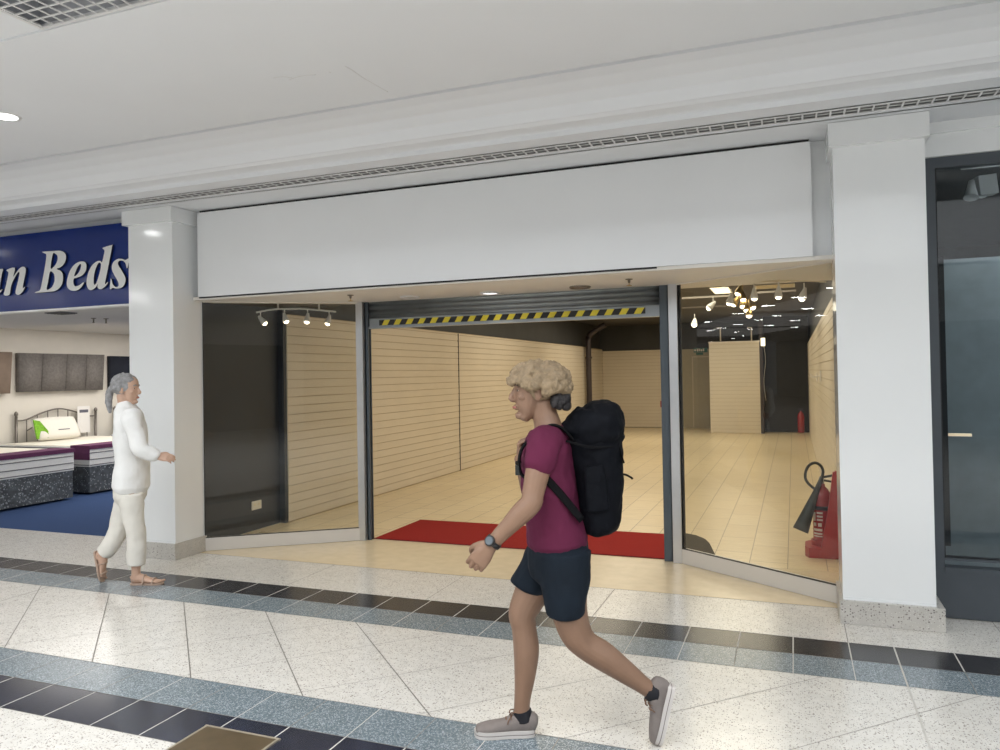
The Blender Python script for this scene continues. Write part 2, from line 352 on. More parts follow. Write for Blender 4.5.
WX0, WX1, WY0, WY1, WZ = -8.5, 7.5, -4.2, 1.7, 4.7     # rooflight well, added to light the mall
for a, b2 in (((XL, -9, ZC), (WX0, 1.7, ZC+.05)), ((WX1, -9, ZC), (XR, 1.7, ZC+.05)), ((WX0, -9, ZC), (WX1, WY0, ZC+.05))): box(bm, a, b2)
for a, b2 in (((WX0-.05, WY0-.05, ZC), (WX0, WY1+.05, WZ)), ((WX1, WY0-.05, ZC), (WX1+.05, WY1+.05, WZ)), ((WX0, WY0-.05, ZC), (WX1, WY0, WZ)), ((WX0, WY1, ZC+.035), (WX1, WY1+.05, WZ))): box(bm, a, b2)
ce = struct('ceiling', bm, M['ceiling'])
bm = B()
for px in ([(273, 78), (283, 76.5), (292, 78)], [(289, 80), (297, 77), (308, 75), (316, 74.5)], [(345, 66), (352, 70), (362, 77), (374, 84), (388, 92)], [(329, 72), (331, 72.5)]):
    tube(bm, [gz(x, y, ZC-.0002) for x, y in px], .0022, 6)
struct('hairline_crack', bm, M['grille'], ce)
bm = B(); box(bm, (WX0-.1, WY0-.1, WZ), (WX1+.1, WY1+.1, WZ+.04)); struct('unseen_rooflight', bm, M['fill_panel'], ce)  # glowing panel out of view, added to brighten the mall
bm = B(); box(bm, (XL, 5.0, ZS+.10), (XR, 5.27, ZS+.13)); box(bm, (XL, 5.02, ZS), (XR, 5.04, ZS+.12)); box(bm, (XL, 5.23, ZS), (XR, 5.25, ZS+.12))
struct('grille_void', bm, M['plenum'], ce)
bm = B(); box(bm, (-3.60, 1.7, ZC+.16), (3.55, 2.85, ZC+.19)); box(bm, (-3.60, 2.80, ZC+.025), (3.55, 2.83, ZC+.17)); box(bm, (-3.62, 1.7, ZC+.025), (-3.6, 2.83, ZC+.19)); struct('egg_crate_void', bm, M['plenum2'], ce)
# ventilation grille, a long run of small cells
t = thing('ventilation_grille', 'long narrow ventilation grille of small cells in the ceiling above the fascias', 'grille', (-2, 5.135, ZS))
bm = B()
for y, w_ in ((5.05, .012), (5.108, .006), (5.163, .012)): box(bm, (-14, y, ZS-.003), (3.5, y+w_, ZS+.002))
x = -14
while x < 3.5: box(bm, (x, 5.06, ZS-.002), (x+.011, 5.165, ZS+.002)); x += .08
obj('lattice', bm, M['grille'], t, True)
EX0, EY1 = -3.55, 2.772
t = thing('egg_crate_ceiling_panel', 'white egg crate ceiling grid at the top left corner', 'ceiling grid', (-2, 2.4, ZC))
bm = B()
y = 1.75
y = EY1-13*.0745
while y < EY1+.01: box(bm, (EX0, y, ZC+.004), (3.5, y+.009, ZC+.010)); y += .0745
x = EX0
while x < 3.5: box(bm, (x, 1.72, ZC+.006), (x+.009, EY1, ZC+.011)); x += .0745
obj('blades', bm, M['grille'], t, True)
bm = B(); box(bm, (EX0-.02, 1.72, ZC+.002), (EX0, EY1, ZC+.02)); box(bm, (EX0-.02, EY1+.004, ZC+.002), (3.5, 2.79, ZC+.02)); obj('edge_trim', bm, M['grille'], t, True)

def downlight(loc, label=None, parent=None, lit=True, r=.075, trim=None):
    bm = B(); lathe(bm, [(r*.82, .0), (r*.86, -.004), (r, -.006), (r*1.06, -.001), (r*1.06, .004), (r*.8, .004)], seg=24)
    b2 = B(); lathe(b2, [(r*.82, -.001), (r*.80, -.0025), (.001, -.0025), (.0005, .002), (r*.82, .002)], seg=24)
    if parent:
        for b_ in (bm, b2): bmesh.ops.translate(b_, verts=b_.verts[:], vec=loc)
        p = obj('downlight', bm, M['grille'], parent); q = obj('lens', b2, M['led_far'], p); return p
    t = thing('downlight', label, 'ceiling light', loc)
    obj('trim_ring', bm, trim or M['grille'], t); obj('lens', b2, M['led'] if lit else M['dim_panel'], t)
    return t
p = gz(5, 116.5, ZC)
downlight((p.x, p.y, ZC), 'lit round downlight in the mall ceiling at the left edge', r=.095)
for row, (y, xs) in enumerate([(.8, (-11.47, -13.6, -15.9, -18.7, -22.4)), (-1.7, (-13.1,)), (-.8, (-14.8, -17.2, -19.9, -21.9, -24.3, -26.7, -28.5)), (-2.4, (-20.2, -22.6, -25.4, -27.8, -30.2)), (-4.1, (-27.2, -34.3, -36.6, -41))]):
    for x in xs: downlight((x, y, ZC), parent=ce, r=.23)
for x in (-7.3, -10.2, -13): downlight((x, 3.59, ZC), parent=ce, r=.095)

# ---- the far side of the mall (seen only as reflections)
bm = B(); box(bm, (XL, -9.2, 2.7), (XR, -9, 3.6)); x = XL
for x0, x1 in ((XL, -30), (-26, -22), (-18, -14.5), (-10.5, -7.2), (-3.8, -3), (1.2, 2), (5.5, 6.2)): box(bm, (x0, -9.2, 0), (x1, -9, 2.75))
w = struct('wall_opposite', bm, M['opp_light'])
bm = B(); box(bm, (XL, -9.35, 0), (XR, -9.25, 2.8)); struct('shopfront_glazing', bm, M['opp_dark'], w)

# ---- pillars
def pillar(label, x0, x1, y0, y1, ztop, plx, ply, cap):
    t = thing('pillar', label, 'pillar', ((x0+x1)/2, (y0+y1)/2, 0))
    bm = B(); box(bm, (x0, y0, .142), (x1, y1, ztop)); bevel(bm, .006, 2); obj('shaft', bm, M['white_panel'], t, True)
    bm = B(); box(bm, (plx[0], ply, .001), (plx[1], y1+.01, .145)); bevel(bm, .006, 2); obj('plinth', bm, M['plinth'], t, True, label='speckled grey terrazzo plinth')
    bm = B(); box(bm, (x0+.001, y0-.006, .145), (x1-.001, y0, .16)); obj('trim_strip', bm, M['white_panel'], t, True)
    bm = B(); box(bm, cap[0], cap[1]); bevel(bm, .004, 2); obj('capital', bm, M['white_panel'], t, True)
    return t
pillar('white square pillar at left, between the blue sign and the empty shop', -5.768, -5.241, 5.37, 5.735, 3.10, (-5.78, -5.224), 5.345, ((-5.80, 5.325, 3.065), (-5.215, 5.72, ZS-.004)))
pillar('broad white square pillar at right beside the dark grey shopfront', .264, .790, 5.35, 5.80, 3.10, (.243, .832), 5.312, ((.238, 5.30, 3.045), (.812, 5.75, ZS-.004)))
# header boards above the neighbours and behind the fascia
bm = B(); box(bm, (.79, 5.60, 2.985), (XR, 5.72, ZS)); box(bm, (.812, 5.575, 3.13), (XR, 5.62, ZS-.001)); struct('trim_1', bm, M['white_panel'])
bm = B(); box(bm, (-5.24, 5.70, 2.372), (.264, 5.80, ZS)); struct('trim_2', bm, M['white_panel'])
bm = B(); box(bm, (-14, 5.56, 3.155), (-5.76, 5.66, ZS)); struct('trim_3', bm, M['white_panel'])
# ---- white fascia board of the empty shop
t = thing('fascia_board', 'long blank white fascia board above the empty shop entrance', 'fascia', (-2.5, 5.65, 2.39))
bm = B(); box(bm, (-5.166, 5.60, 2.392), (.140, 5.695, 3.178)); bevel(bm, .004, 2); obj('panel', bm, M['fascia'], t, True)
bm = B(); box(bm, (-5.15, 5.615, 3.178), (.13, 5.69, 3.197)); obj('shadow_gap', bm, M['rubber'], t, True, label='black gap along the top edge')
bm = B(); box(bm, (-5.16, 5.606, 2.380), (-.92, 5.69, 2.392)); obj('bottom_strip', bm, M['rubber'], t, True)  # black strip stands in for the shadow gap under the fascia

# ================================================================== THE EMPTY SHOP
GL0, GL1 = V((-5.236, 5.735, 0)), V((-4.053, 6.572, 0))       # left angled window
GR0, GR1 = V((-.905, 6.572, 0)), V((.268, 5.751, 0))          # right angled window
ZH = 2.366                                                    # window head
SX0, SX1 = -5.42, .36
# soffit over the shopfront
bm = B()
prism(bm, [(-5.24, 5.62, ZH), (.264, 5.62, ZH), (.40, 6.96, ZH), (-.95, 6.96, ZH), (-.95, 6.70, ZH), (-4.02, 6.70, ZH), (-4.05, 6.80, ZH), (-5.28, 5.92, ZH)], (0, 0, .03)); struct('trim_4', bm, M['soffit'])
# shop floor
bm = B(); quad(bm, [(-4.0, 6.70, 0), (-.96, 6.70, 0), (-.96, 24, 0), (-4.0, 24, 0)]); quad(bm, [(-5.42, 5.6, -.0005), (-4.0, 6.60, -.0005), (-4.0, 24, -.0005), (-5.42, 24, -.0005)]); quad(bm, [(-.96, 6.60, -.0005), (.38, 5.67, -.0005), (.38, 24, -.0005), (-.96, 24, -.0005)])
struct('floor_shop', bm, M['tiles'])
# upper walls, ceiling
ZT, YB = 3.02, 22.4
bm = B(); box(bm, (-5.6, 5.8, 2.33), (-5.43, YB+.2, ZT)); box(bm, (.42, 5.8, 2.29), (.6, YB+.2, ZT)); box(bm, (-5.6, YB, 0), (.6, YB+.2, ZT)); struct('wall_back', bm, M['grey_dark'])
bm = B(); box(bm, (-5.6, 6.96, ZT), (.6, YB+.2, ZT+.06)); box(bm, (-5.6, 6.95, ZH+.03), (.6, 7.0, ZT)); box(bm, (-5.6, 5.75, ZH+.035), (.6, 7.0, ZH+.07)); struct('ceiling_shop', bm, M['shop_ceiling'])
bm = B(); box(bm, (-3.05, YB-.02, 2.25), (-1.9, YB-.001, ZT)); struct('trim_5', bm, M['black_void'])
# charcoal display wall just inside the left window
bm = B(); box(bm, (-5.6, 5.745, 0), (SX0, 7.15, ZT)); box(bm, (-5.43, 7.10, 0), (-5.345, 7.15, 2.5)); struct('wall_left', bm, M['dark_wall'])
# slatwall panels: grooved boards
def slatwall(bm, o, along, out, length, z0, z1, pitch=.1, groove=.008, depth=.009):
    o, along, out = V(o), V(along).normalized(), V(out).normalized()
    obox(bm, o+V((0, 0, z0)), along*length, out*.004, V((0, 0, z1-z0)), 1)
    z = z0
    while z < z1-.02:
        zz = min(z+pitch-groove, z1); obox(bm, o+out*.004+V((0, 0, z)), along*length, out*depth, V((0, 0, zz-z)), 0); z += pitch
SM = [M['slat'], M['slat_core']]
bm = B(); slatwall(bm, (-5.346, 7.152, 0), (0, 1, 0), (1, 0, 0), 4.70, .012, 2.335)
w = struct('wall_slat_left', bm, SM)
bm = B(); slatwall(bm, (-5.346, 11.875, 0), (0, 1, 0), (1, 0, 0), 8.50, .012, 2.335); struct('slat_panel', bm, SM, w)
bm = B(); slatwall(bm, (-5.346, 20.40, 0), (0, 1, 0), (1, 0, 0), YB-20.40-.02, .012, 2.30); struct('slat_panel', bm, SM, w)
bm = B(); box(bm, (-5.345, 11.853, 0), (-5.327, 11.874, 2.335)); struct('joint_strip', bm, M['rubber'], w)
bm = B(); box(bm, (-5.43, 7.16, 2.335), (-5.33, 20.4, 2.345)); box(bm, (-5.43, 7.16, .0), (-5.347, YB, 2.33)); struct('backing', bm, M['slat_core'], w)
bm = B(); slatwall(bm, (-5.33, YB-.012, 0), (1, 0, 0), (0, -1, 0), 2.27, .012, 2.27); struct('wall_slat_back', bm, SM)
bm = B(); slatwall(bm, (SX1+.0, 6.02, 0), (0, 1, 0), (-1, 0, 0), YB-6.05, .012, 2.285)
w = struct('wall_slat_right', bm, SM)
bm = B(); box(bm, (SX1, 5.80, 0), (.45, YB, 2.29)); struct('backing', bm, M['slat_core'], w)
# khaki door with frame in the back wall
bm = B(); box(bm, (-3.04, YB-.03, 0), (-2.06, YB-.001, 2.26)); d = struct('door_1', bm, M['door_wood'])
bm = B(); box(bm, (-2.72, YB-.045, .02), (-2.69, YB-.03, 2.05)); box(bm, (-2.15, YB-.045, .02), (-2.12, YB-.03, 2.05)); box(bm, (-2.72, YB-.045, 2.02), (-2.12, YB-.03, 2.05)); struct('door_frame', bm, M['slat_core'], d)
# green exit sign over the door
t = thing('exit_sign', 'small dark green fire exit sign above the khaki door at the back', 'sign', (-2.47, YB-.05, 2.2))
bm = B(); box(bm, (-2.66, YB-.055, 2.16), (-2.28, YB-.048, 2.29)); box(bm, (-2.60, YB-.055, 2.09), (-2.40, YB-.048, 2.15)); obj('plate', bm, M['exit_green'], t, True)
bm = B()
for a, b2, c, d2 in ((-2.57, 2.19, -2.53, 2.27), (-2.51, 2.19, -2.48, 2.27), (-2.46, 2.19, -2.42, 2.25), (-2.40, 2.19, -2.37, 2.27), (-2.64, 2.20, -2.60, 2.25)): box(bm, (a, YB-.058, b2), (c, YB-.0555, d2))
obj('symbol', bm, M['label_white'], t, True)
# boxed-out slatwall column in the middle of the back, and the dark opening beside it
t = thing('slatwall_display_block', 'cream slatwall block standing at the back behind the right window', 'display wall', (-1.43, 21.2, 0))
bm = B(); slatwall(bm, (-2.06, 20.62, 0), (1, 0, 0), (0, -1, 0), 1.25, .012, 2.36); obj('front_slats', bm, SM, t, True)
bm = B(); box(bm, (-2.06, 20.621, 0), (-.81, 22.35, 2.35)); obj('carcass', bm, M['slat'], t, True)
bm = B(); box(bm, (-2.075, 20.59, 2.355), (-.79, 20.66, 2.385)); obj('top_cap', bm, M['label_white'], t, True)
bm = B(); box(bm, (-.81, 20.60, 0), (-.73, 22.35, ZT-.004)); obj('dark_end_post', bm, M['pole'], t, True)
bm = B(); box(bm, (-.73, 21.2, 0.05), (.355, 21.25, ZT)); box(bm, (-.73, 21.15, 0), (.355, 21.2, .06)); box(bm, (-.73, 21.17, 2.28), (.355, 21.2, 2.32)); box(bm, (-.02, 21.17, .06), (.02, 21.2, 2.3)); struct('door_2', bm, M['black_void'])
# dark pipe in front of the left slats
t = thing('drain_pipe', 'dark vertical pipe against the far left slatwall, bent at the top', 'pipe', (-5.2, 20.2, 0))
bm = B(); tube(bm, [(-5.2, 20.2, 0.01), (-5.2, 20.2, 1.2), (-5.2, 20.2, 2.50), (-5.17, 20.2, 2.64), (-5.0, 20.2, 2.78), (-4.72, 20.2, 2.93)], .075, 14); obj('tube', bm, M['pole'], t, True)
for z in (.6, 2.02):
    bm = B(); cyl(bm, (-5.2, 20.2, z), (-5.2, 20.2, z+.05), .095); obj('collar', bm, M['pole'], t, True)
p = gy(663, 404, YB-.03)
t = thing('call_point', 'tiny red alarm call point at the right end of the far back wall', 'alarm', (p.x, YB-.03, p.z))
bm = B(); box(bm, (p.x-.07, YB-.06, p.z-.09), (p.x+.05, YB-.029, p.z+.09)); obj('housing', bm, M['red_paint'], t, True)
bm = B(); box(bm, (p.x-.03, YB-.065, p.z-.04), (p.x+.02, YB-.059, p.z+.04)); obj('glass_front', bm, M['label_white'], t, True)
# hanging brackets above the display block, emergency lamp and cable on the post
for i, (x, y) in enumerate([(720.3, 330), (751.3, 330)]):
    a = gy(x, y, 20.8); b2 = gy(x, y+11, 20.8); b2.z = max(b2.z, 2.39)
    t = thing('hanging_bracket', ['left', 'right'][i]+' thin cream bracket hanging above the slatwall block', 'bracket', a, 0, 'brackets above the slatwall block')
    bm = B(); box(bm, (a.x-.015, 20.79, b2.z-.0), (a.x+.015, 20.81, a.z+.05)); obj('rod', bm, M['cream_panel'], t, True)
    bm = B(); box(bm, (a.x-.10, 20.79, a.z+.05), (a.x+.02, 20.81, a.z+.075)); obj('arm', bm, M['cream_panel'], t, True)
p = gy(763, 342, 20.58)
t = thing('emergency_lamp', 'small cream emergency lamp high on the dark post, cable below', 'lamp', (p.x, 20.58, p.z))
bm = B(); box(bm, (p.x-.05, 20.50, p.z-.1), (p.x+.05, 20.585, p.z+.1)); bevel(bm, .012); obj('lamp_body', bm, M['warm_panel'], t, True)
bm = B(); tube(bm, [(p.x+.02, 20.58, p.z-.1), (p.x+.05, 20.59, p.z-.5), (p.x+.0, 20.59, p.z-1), (p.x+.04, 20.59, p.z-1.5)], .008); obj('cable', bm, M['steel'], t, True)
# socket on charcoal wall
p = gx(256, 505, SX0)
t = thing('wall_socket', 'white double socket low on the charcoal display wall', 'socket', (SX0, p.y, p.z))
bm = B(); box(bm, (SX0, p.y-.075, p.z-.045), (SX0+.012, p.y+.075, p.z+.045)); bevel(bm, .004); obj('faceplate', bm, M['socket'], t, True)
for k in (-.05, .02):
    bm = B(); box(bm, (SX0+.012, p.y+k, p.z-.002), (SX0+.016, p.y+k+.03, p.z+.02)); obj('switch', bm, M['cream_panel'], t, True)
# hooks on right slatwall
for i, (x, y) in enumerate([(817, 377), (820.5, 376)]):
    p = gx(x, y, SX1-.02)
    t = thing('slatwall_hook', ['white hook on the right slatwall, the one further back', 'white hook on the right slatwall, the one nearer the window'][i], 'hook', p, 0, 'hooks on the right slatwall')
    bm = B(); box(bm, (p.x-.008, p.y-.07, p.z-.07), (p.x+.004, p.y+.07, p.z+.07)); obj('back_plate', bm, M['card'], t, True)
    bm = B(); tube(bm, [(p.x-.005, p.y, p.z), (p.x-.10, p.y, p.z), (p.x-.13, p.y, p.z+.03)], .006); obj('prong', bm, M['card'], t, True)

# ---- shop windows with aluminium frames
def shop_window(name, A, Bp, sill=.12, inset=.0):
    d = (Bp-A).normalized(); n = V((d.y, -d.x, 0))     # n points to the mall
    L = (Bp-A).length
    bm = B(); obox(bm, A-n*.045+V((0, 0, .002)), d*L, n*.06, V((0, 0, sill))); bevel(bm, .003)
    fr = obj(name, bm, M['alu_white']); fr['kind'] = 'structure'
    bm = B(); obox(bm, A-n*.004+V((0, 0, sill)), d*L, n*.008, V((0, 0, ZH-sill))); obj('pane', bm, M['glass'], fr)
    bm = B(); obox(bm, A-n*.012+V((0, 0, sill)), d*L, n*.024, V((0, 0, .007)))
    obox(bm, A-n*.012+V((0, 0, sill)), d*.005, n*.02, V((0, 0, ZH-sill))); obj('gasket', bm, M['rubber'], fr)
    bm = B(); obox(bm, A-n*.02+V((0, 0, ZH-.010)), d*L, n*.04, V((0, 0, .009))); obj('head_channel', bm, M['soffit'], fr)
    return fr
w1 = shop_window('window_1', GL0, GL1)
w2 = shop_window('window_2', GR0, GR1)
bm = B(); dd = (GR1-GR0).normalized(); obox(bm, GR0+V((0, 0, .12)), dd*.03, V((0, .03, 0)), V((0, 0, ZH-.13))); obj('side_channel', bm, M['rubber'], w2)
# aluminium posts at the door
bm = B(); box(bm, (-4.062, 6.555, .002), (-3.988, 6.66, ZH)); bevel(bm, .003); obj('post', bm, M['alu'], w1)
bm = B(); box(bm, (-.985, 6.555, .002), (-.912, 6.66, ZH)); bevel(bm, .003); obj('post', bm, M['alu'], w2)
# ---- roller shutter, rolled up
t = thing('roller_shutter', 'rolled up grey roller shutter over the open doorway with hazard striping', 'roller shutter', (-2.5, 6.68, 2.1))
for s, x0, x1 in ((0, -3.988, -3.946), (1, -1.066, -.986)):
    bm = B(); box(bm, (x0, 6.60, .001), (x1, 6.615, ZH)); box(bm, (x0, 6.645, .001), (x1, 6.655, ZH)); box(bm, ((x0, x1)[s]-(.012 if s else 0), 6.60, .001), ((x0, x1)[s]+(0 if s else .012), 6.655, ZH)); obj('guide_rail', bm, M['shutter_grey'], t, True)
bm = B(); zs = [2.205+i*.0155 for i in range(11)]; pts = []
nprof = 64
a = []; b2 = []
for i in range(nprof+1):
    z = 2.195 + (ZH-2.195)*i/nprof; y = 6.636 - .016*abs(math.sin(PI*(z-2.195)/.046))
    a.append(bm.verts.new((-3.975, y, z))); b2.append(bm.verts.new((-1.03, y, z)))
for i in range(nprof):
    f = bm.faces.new((a[i], b2[i], b2[i+1], a[i+1])); f.smooth = True
cb = bmesh.ops.extrude_face_region(bm, geom=bm.faces[:]); bmesh.ops.translate(bm, verts=[v for v in cb['geom'] if isinstance(v, bmesh.types.BMVert)], vec=(0, .006, 0))
obj('curtain', bm, M['galv'], t, True)
bm = B(); box(bm, (-3.95, 6.618, 2.108), (-1.06, 6.642, 2.2)); box(bm, (-3.944, 6.60, 2.10), (-1.068, 6.68, 2.118)); bevel(bm, .003); obj('bottom_bar', bm, M['galv'], t, True)
bm = B(); x0, x1 = -3.83, -1.19; box(bm, (x0, 6.614, 2.13), (x1, 6.6175, 2.183), 1)
x = x0+.03
while x < x1-.09:
    prism(bm, [(x, 6.6135, 2.13), (x+.062, 6.6135, 2.13), (x+.095, 6.6135, 2.183), (x+.033, 6.6135, 2.183)], (0, -.001, 0), 0); x += .132
obj('hazard_tape', bm, [M['yellow'], M['black']], t, True, label='yellow and black diagonal hazard tape')
# ---- red mat
t = thing('entrance_mat', 'red carpet mat lying in the shop doorway', 'mat', (-2.5, 7.15, 0))
bm = B(); box(bm, (-3.94, 6.664, .0015), (-1.075, 7.66, .011)); bevel(bm, .003); obj('pile', bm, M['red_mat'], t, True)
bm = B()
for a, b2 in (((-3.955, 6.659, .001), (-1.062, 6.666, .008)), ((-3.955, 7.657, .001), (-1.062, 7.672, .008))): box(bm, a, b2)
obj('edging', bm, mat('dark_red_edge', (.16, .01, .012), .8), t, True)
# dark mat corner behind the right post
pts = [gz(x, y, .01) for x, y in ((684.5, 534.5), (702, 540), (709, 545), (716, 556.5), (700, 558), (684.5, 553))]
pts = [V((min(p.x, .3), p.y, .004)) for p in pts]; c = sum(pts, V((0, 0, 0)))/len(pts)
t = thing('rubber_mat', 'small dark mat on the shop floor behind the right aluminium post', 'mat', (c.x, c.y, 0))
q = [V((-.88, 7.02, .003)), V((-.70, 6.93, .003)), V((-.645, 6.87, .003)), V((-.60, 6.55, .003)), V((-.63, 6.43, .003)), V((-.86, 6.60, .003))]
pts2 = [gz(684.5, 534.3), gz(696, 536.5), gz(705, 540.2), gz(709.5, 544.5), gz(716, 557.5), gz(700, 557), gz(686, 556)]
bm = B(); prism(bm, [(p.x, p.y, .002) for p in pts2], (0, 0, .012)); obj('sheet', bm, M['dark_mat'], t, True)
bm = B(); e0 = V((pts2[0].x, pts2[0].y, .006)); e1 = V((pts2[6].x, pts2[6].y, .006)); tube(bm, [e0, (e0+e1)/2, e1], .006); obj('edge_bead', bm, M['rubber'], t, True)

# ---- fire extinguisher in its red stand
EX, EY = .205, 7.24
t = thing('extinguisher_stand', 'red moulded plastic stand with a tall pointed back holding the extinguisher', 'stand', (.2, 7.24, 0))
bm = B(); prism(bm, [(.09, 7.07, .002), (.30, 7.07, .002), (.335, 7.1, .002), (.335, 7.42, .002), (.12, 7.42, .002), (.065, 7.34, .002), (.06, 7.15, .002)], (0, 0, .085)); bevel(bm, .015, 3); obj('base', bm, M['red_plastic'], t, True)
bm = B(); prism(bm, [(.175, 7.06, .02), (.337, 7.06, .02), (.337, 7.06, .73), (.318, 7.06, .755), (.292, 7.06, .74), (.245, 7.06, .40)], (0, .05, 0)); bevel(bm, .012, 3)
prism(bm, [(.318, 7.08, .05), (.318, 7.4, .05), (.318, 7.36, .42), (.318, 7.15, .73), (.318, 7.08, .73)], (.02, 0, 0)); obj('back_panel', bm, M['red_plastic'], t, True)
bm = B(); lathe(bm, [(.086, .08), (.092, .085), (.095, .13), (.088, .13), (.084, .09)], (EX, EY, 0)); obj('cup_ring', bm, M['red_plastic'], t, True)
t = thing('fire_extinguisher', 'red fire extinguisher with black horn standing in the red stand', 'fire extinguisher', (EX, EY, .09))
bm = B(); lathe(bm, [(.055, .089), (.072, .095), (.076, .11), (.076, .50), (.070, .54), (.052, .575), (.03, .595), (.028, .615), (.02, .62)], (EX, EY, 0)); obj('cylinder', bm, M['red_paint'], t, True)
bm = B(); lathe(bm, [(.0768, .395), (.0768, .43)], (EX, EY, 0)); obj('black_band', bm, M['label_black'], t, True, label='black contents band')
bm = B()
for k, (a0, a1, z0, z1) in enumerate([(-125, -88, .365, .38), (-125, -88, .335, .35), (-125, -88, .305, .32), (-160, -135, .30, .375), (-118, -95, .255, .285), (-150, -130, .255, .285), (-150, -92, .215, .235), (-150, -92, .185, .2), (-150, -92, .165, .175)]):
    vs = []
    for i in range(7):
        an = math.radians(a0+(a1-a0)*i/6); vs.append((EX+.0772*math.cos(an), EY+.0772*math.sin(an)))
    for (xa, ya), (xb, yb) in zip(vs, vs[1:]): quad(bm, [(xa, ya, z0), (xb, yb, z0), (xb, yb, z1), (xa, ya, z1)])
obj('label', bm, M['label_white'], t, True, label='pale printed instruction lines')
bm = B(); cyl(bm, (EX, EY, .61), (EX, EY, .66), .022); box(bm, (EX-.018, EY-.02, .645), (EX+.02, EY+.02, .68)); obj('valve', bm, M['steel'], t, True)
bm = B(); tube(bm, [(EX, EY, .672), (EX+.05, EY-.01, .685), (EX+.115, EY-.02, .70)], .011); tube(bm, [(EX, EY, .65), (EX+.05, EY-.01, .645), (EX+.11, EY-.02, .635)], .009); obj('carry_handle', bm, M['black_plastic'], t, True)
h0 = gy(822, 477, 7.2); h1 = gy(800.5, 530.5, 7.12)
bm = B(); hs = [gy(x, y, 7.21) for x, y in ((818.5, 490), (811.5, 486.5), (806, 480), (805.5, 472.5), (809, 465.5), (815, 462.8), (820.5, 465.5), (823, 471), (822, 477))]
tube(bm, [(EX, EY, .66)]+[tuple(p) for p in hs], .012, 10); obj('hose', bm, M['black_plastic'], t, True)
bm = B(); dd = (h1-h0); loft(bm, [(*h0, .016, .016), (*(h0+dd*.25), .024, .024), (*(h0+dd*.5), .038, .038), (*(h0+dd*.75), .052, .052), (*h1, .066, .066)], (0, 1, 0), 3, 20, 0); obj('horn', bm, M['black_plastic'], t, True)
# distant extinguisher in the dark opening
p = gy(801, 422, 21.0)
t = thing('fire_extinguisher', 'distant small red extinguisher standing in the dark opening at the back', 'fire extinguisher', (p.x, 21.0, 0))
bm = B(); lathe(bm, [(.06, .002), (.085, .02), (.085, .42), (.06, .5), (.025, .54), (.02, .56)], (p.x, 21.0, 0)); obj('cylinder', bm, M['red_paint'], t, True)
bm = B(); box(bm, (p.x-.06, 20.98, .56), (p.x+.05, 21.02, .62)); obj('valve', bm, M['label_black'], t, True)

# ---- lights of the shopfront
for i, (x, y, lit, lb) in enumerate([(410, 296.5, 0, 'unlit round downlight in the soffit left of the lit one'), (490, 292.5, 1, 'lit round downlight in the soffit above the doorway'), (580, 286.5, 0, 'unlit dark round downlight in the soffit right of the lit one')]):
    p = gz(x, y, ZH); dl = downlight((p.x, p.y, ZH-.001), lb, lit=bool(lit), r=.078, trim=M['grille'] if i < 2 else M['chrome'])
    for ch in dl.children: ch.data.transform(Matrix.Diagonal((1.12, 1.12, 2.6, 1)))
for i, (x, y) in enumerate([(350.5, 295), (629, 279)]):
    p = gz(x, y, ZH)
    t = thing('sprinkler_head', ['small brass sprinkler head in the soffit by the left aluminium post', 'small brass sprinkler head in the soffit towards the right aluminium post'][i], 'sprinkler', p)
    bm = B(); lathe(bm, [(.03, -.0), (.028, -.006), (.012, -.008), (.009, -.03), (.006, -.032)]); obj('body', bm, M['chrome'], t)
    bm = B(); lathe(bm, [(.004, -.032), (.003, -.05), (.022, -.052), (.022, -.055), (.004, -.056)]); obj('deflector', bm, M['brass'], t)
def spot(t, top, aim, size=1, mt=None, stem=True):
    """one lamp head hanging from a point: stem, cone and bulb"""
    top = V(top); aim = V(aim).normalized(); c = top+V((0, 0, -.075*size))
    bm = B()
    if stem: tube(bm, [top, (top+c)/2, c], .006*size)
    loft(bm, [(*(c-aim*.03*size), .014*size, .014*size), (*(c+aim*.0*size), .022*size, .022*size), (*(c+aim*.045*size), .034*size, .034*size), (*(c+aim*.06*size), .037*size, .037*size)], (.3, .2, .9), 2, 16, .5)
    h = obj('spot_head', bm, mt or M['white_metal'], t, True)
    bm = B(); ell(bm, c+aim*.062*size, (.03*size,)*3, 2); obj('bulb', bm, M['bulb'], h, True)
    return c+aim*.1*size
lamps = []
def Lp(x, y): # depth on a plane parallel to the left glass, half a metre behind it
    n = V((.578, -.816, 0)); return gplane(x, y, GL0-n*.42, n)
t = thing('track_light', 'curved white track with four lit spotlights behind the left window', 'track light', Lp(295, 310))
tp = [Lp(x, y) for x, y in ((256, 312.5), (266, 310.5), (278, 309), (306, 309), (336, 311.8))]
bm = B(); tube(bm, tp, .009); tube(bm, [tp[2], tp[2]+V((0, 0, .06)), tp[2]+V((0, 0, .16))], .009); tube(bm, [Lp(319, 310), Lp(319, 310)+V((0, 0, .05)), Lp(319, 310)+V((0, 0, .12))], .009); obj('track', bm, M['white_metal'], t, True)
for (x, y), aim in zip(((260.5, 311.5), (284.5, 309), (307.5, 309.2), (329, 311)), ((.55, .2, -.7), (.35, -.1, -.8), (.05, -.3, -.9), (-.1, -.3, -.9))):
    lamps.append((spot(t, Lp(x, y), aim, .95), aim))
def Rp(x, y, dd=.55):
    n = V((-.573, -.819, 0)); return gplane(x, y, GR0-n*dd, n)
t = thing('track_light', 'row of lit spotlights on a thin ceiling rail behind the right window', 'track light', Rp(770, 283))
rp = [Rp(x, y) for x, y in ((722, 286.5), (754, 282), (778, 281), (803, 281), (826, 282))]
bm = B(); tube(bm, rp, .006)
for x, y in ((754, 282), (779, 281)): tube(bm, [Rp(x, y), Rp(x, y-5), Rp(x, y-12)], .005)
obj('rail', bm, M['cream_panel'], t, True)
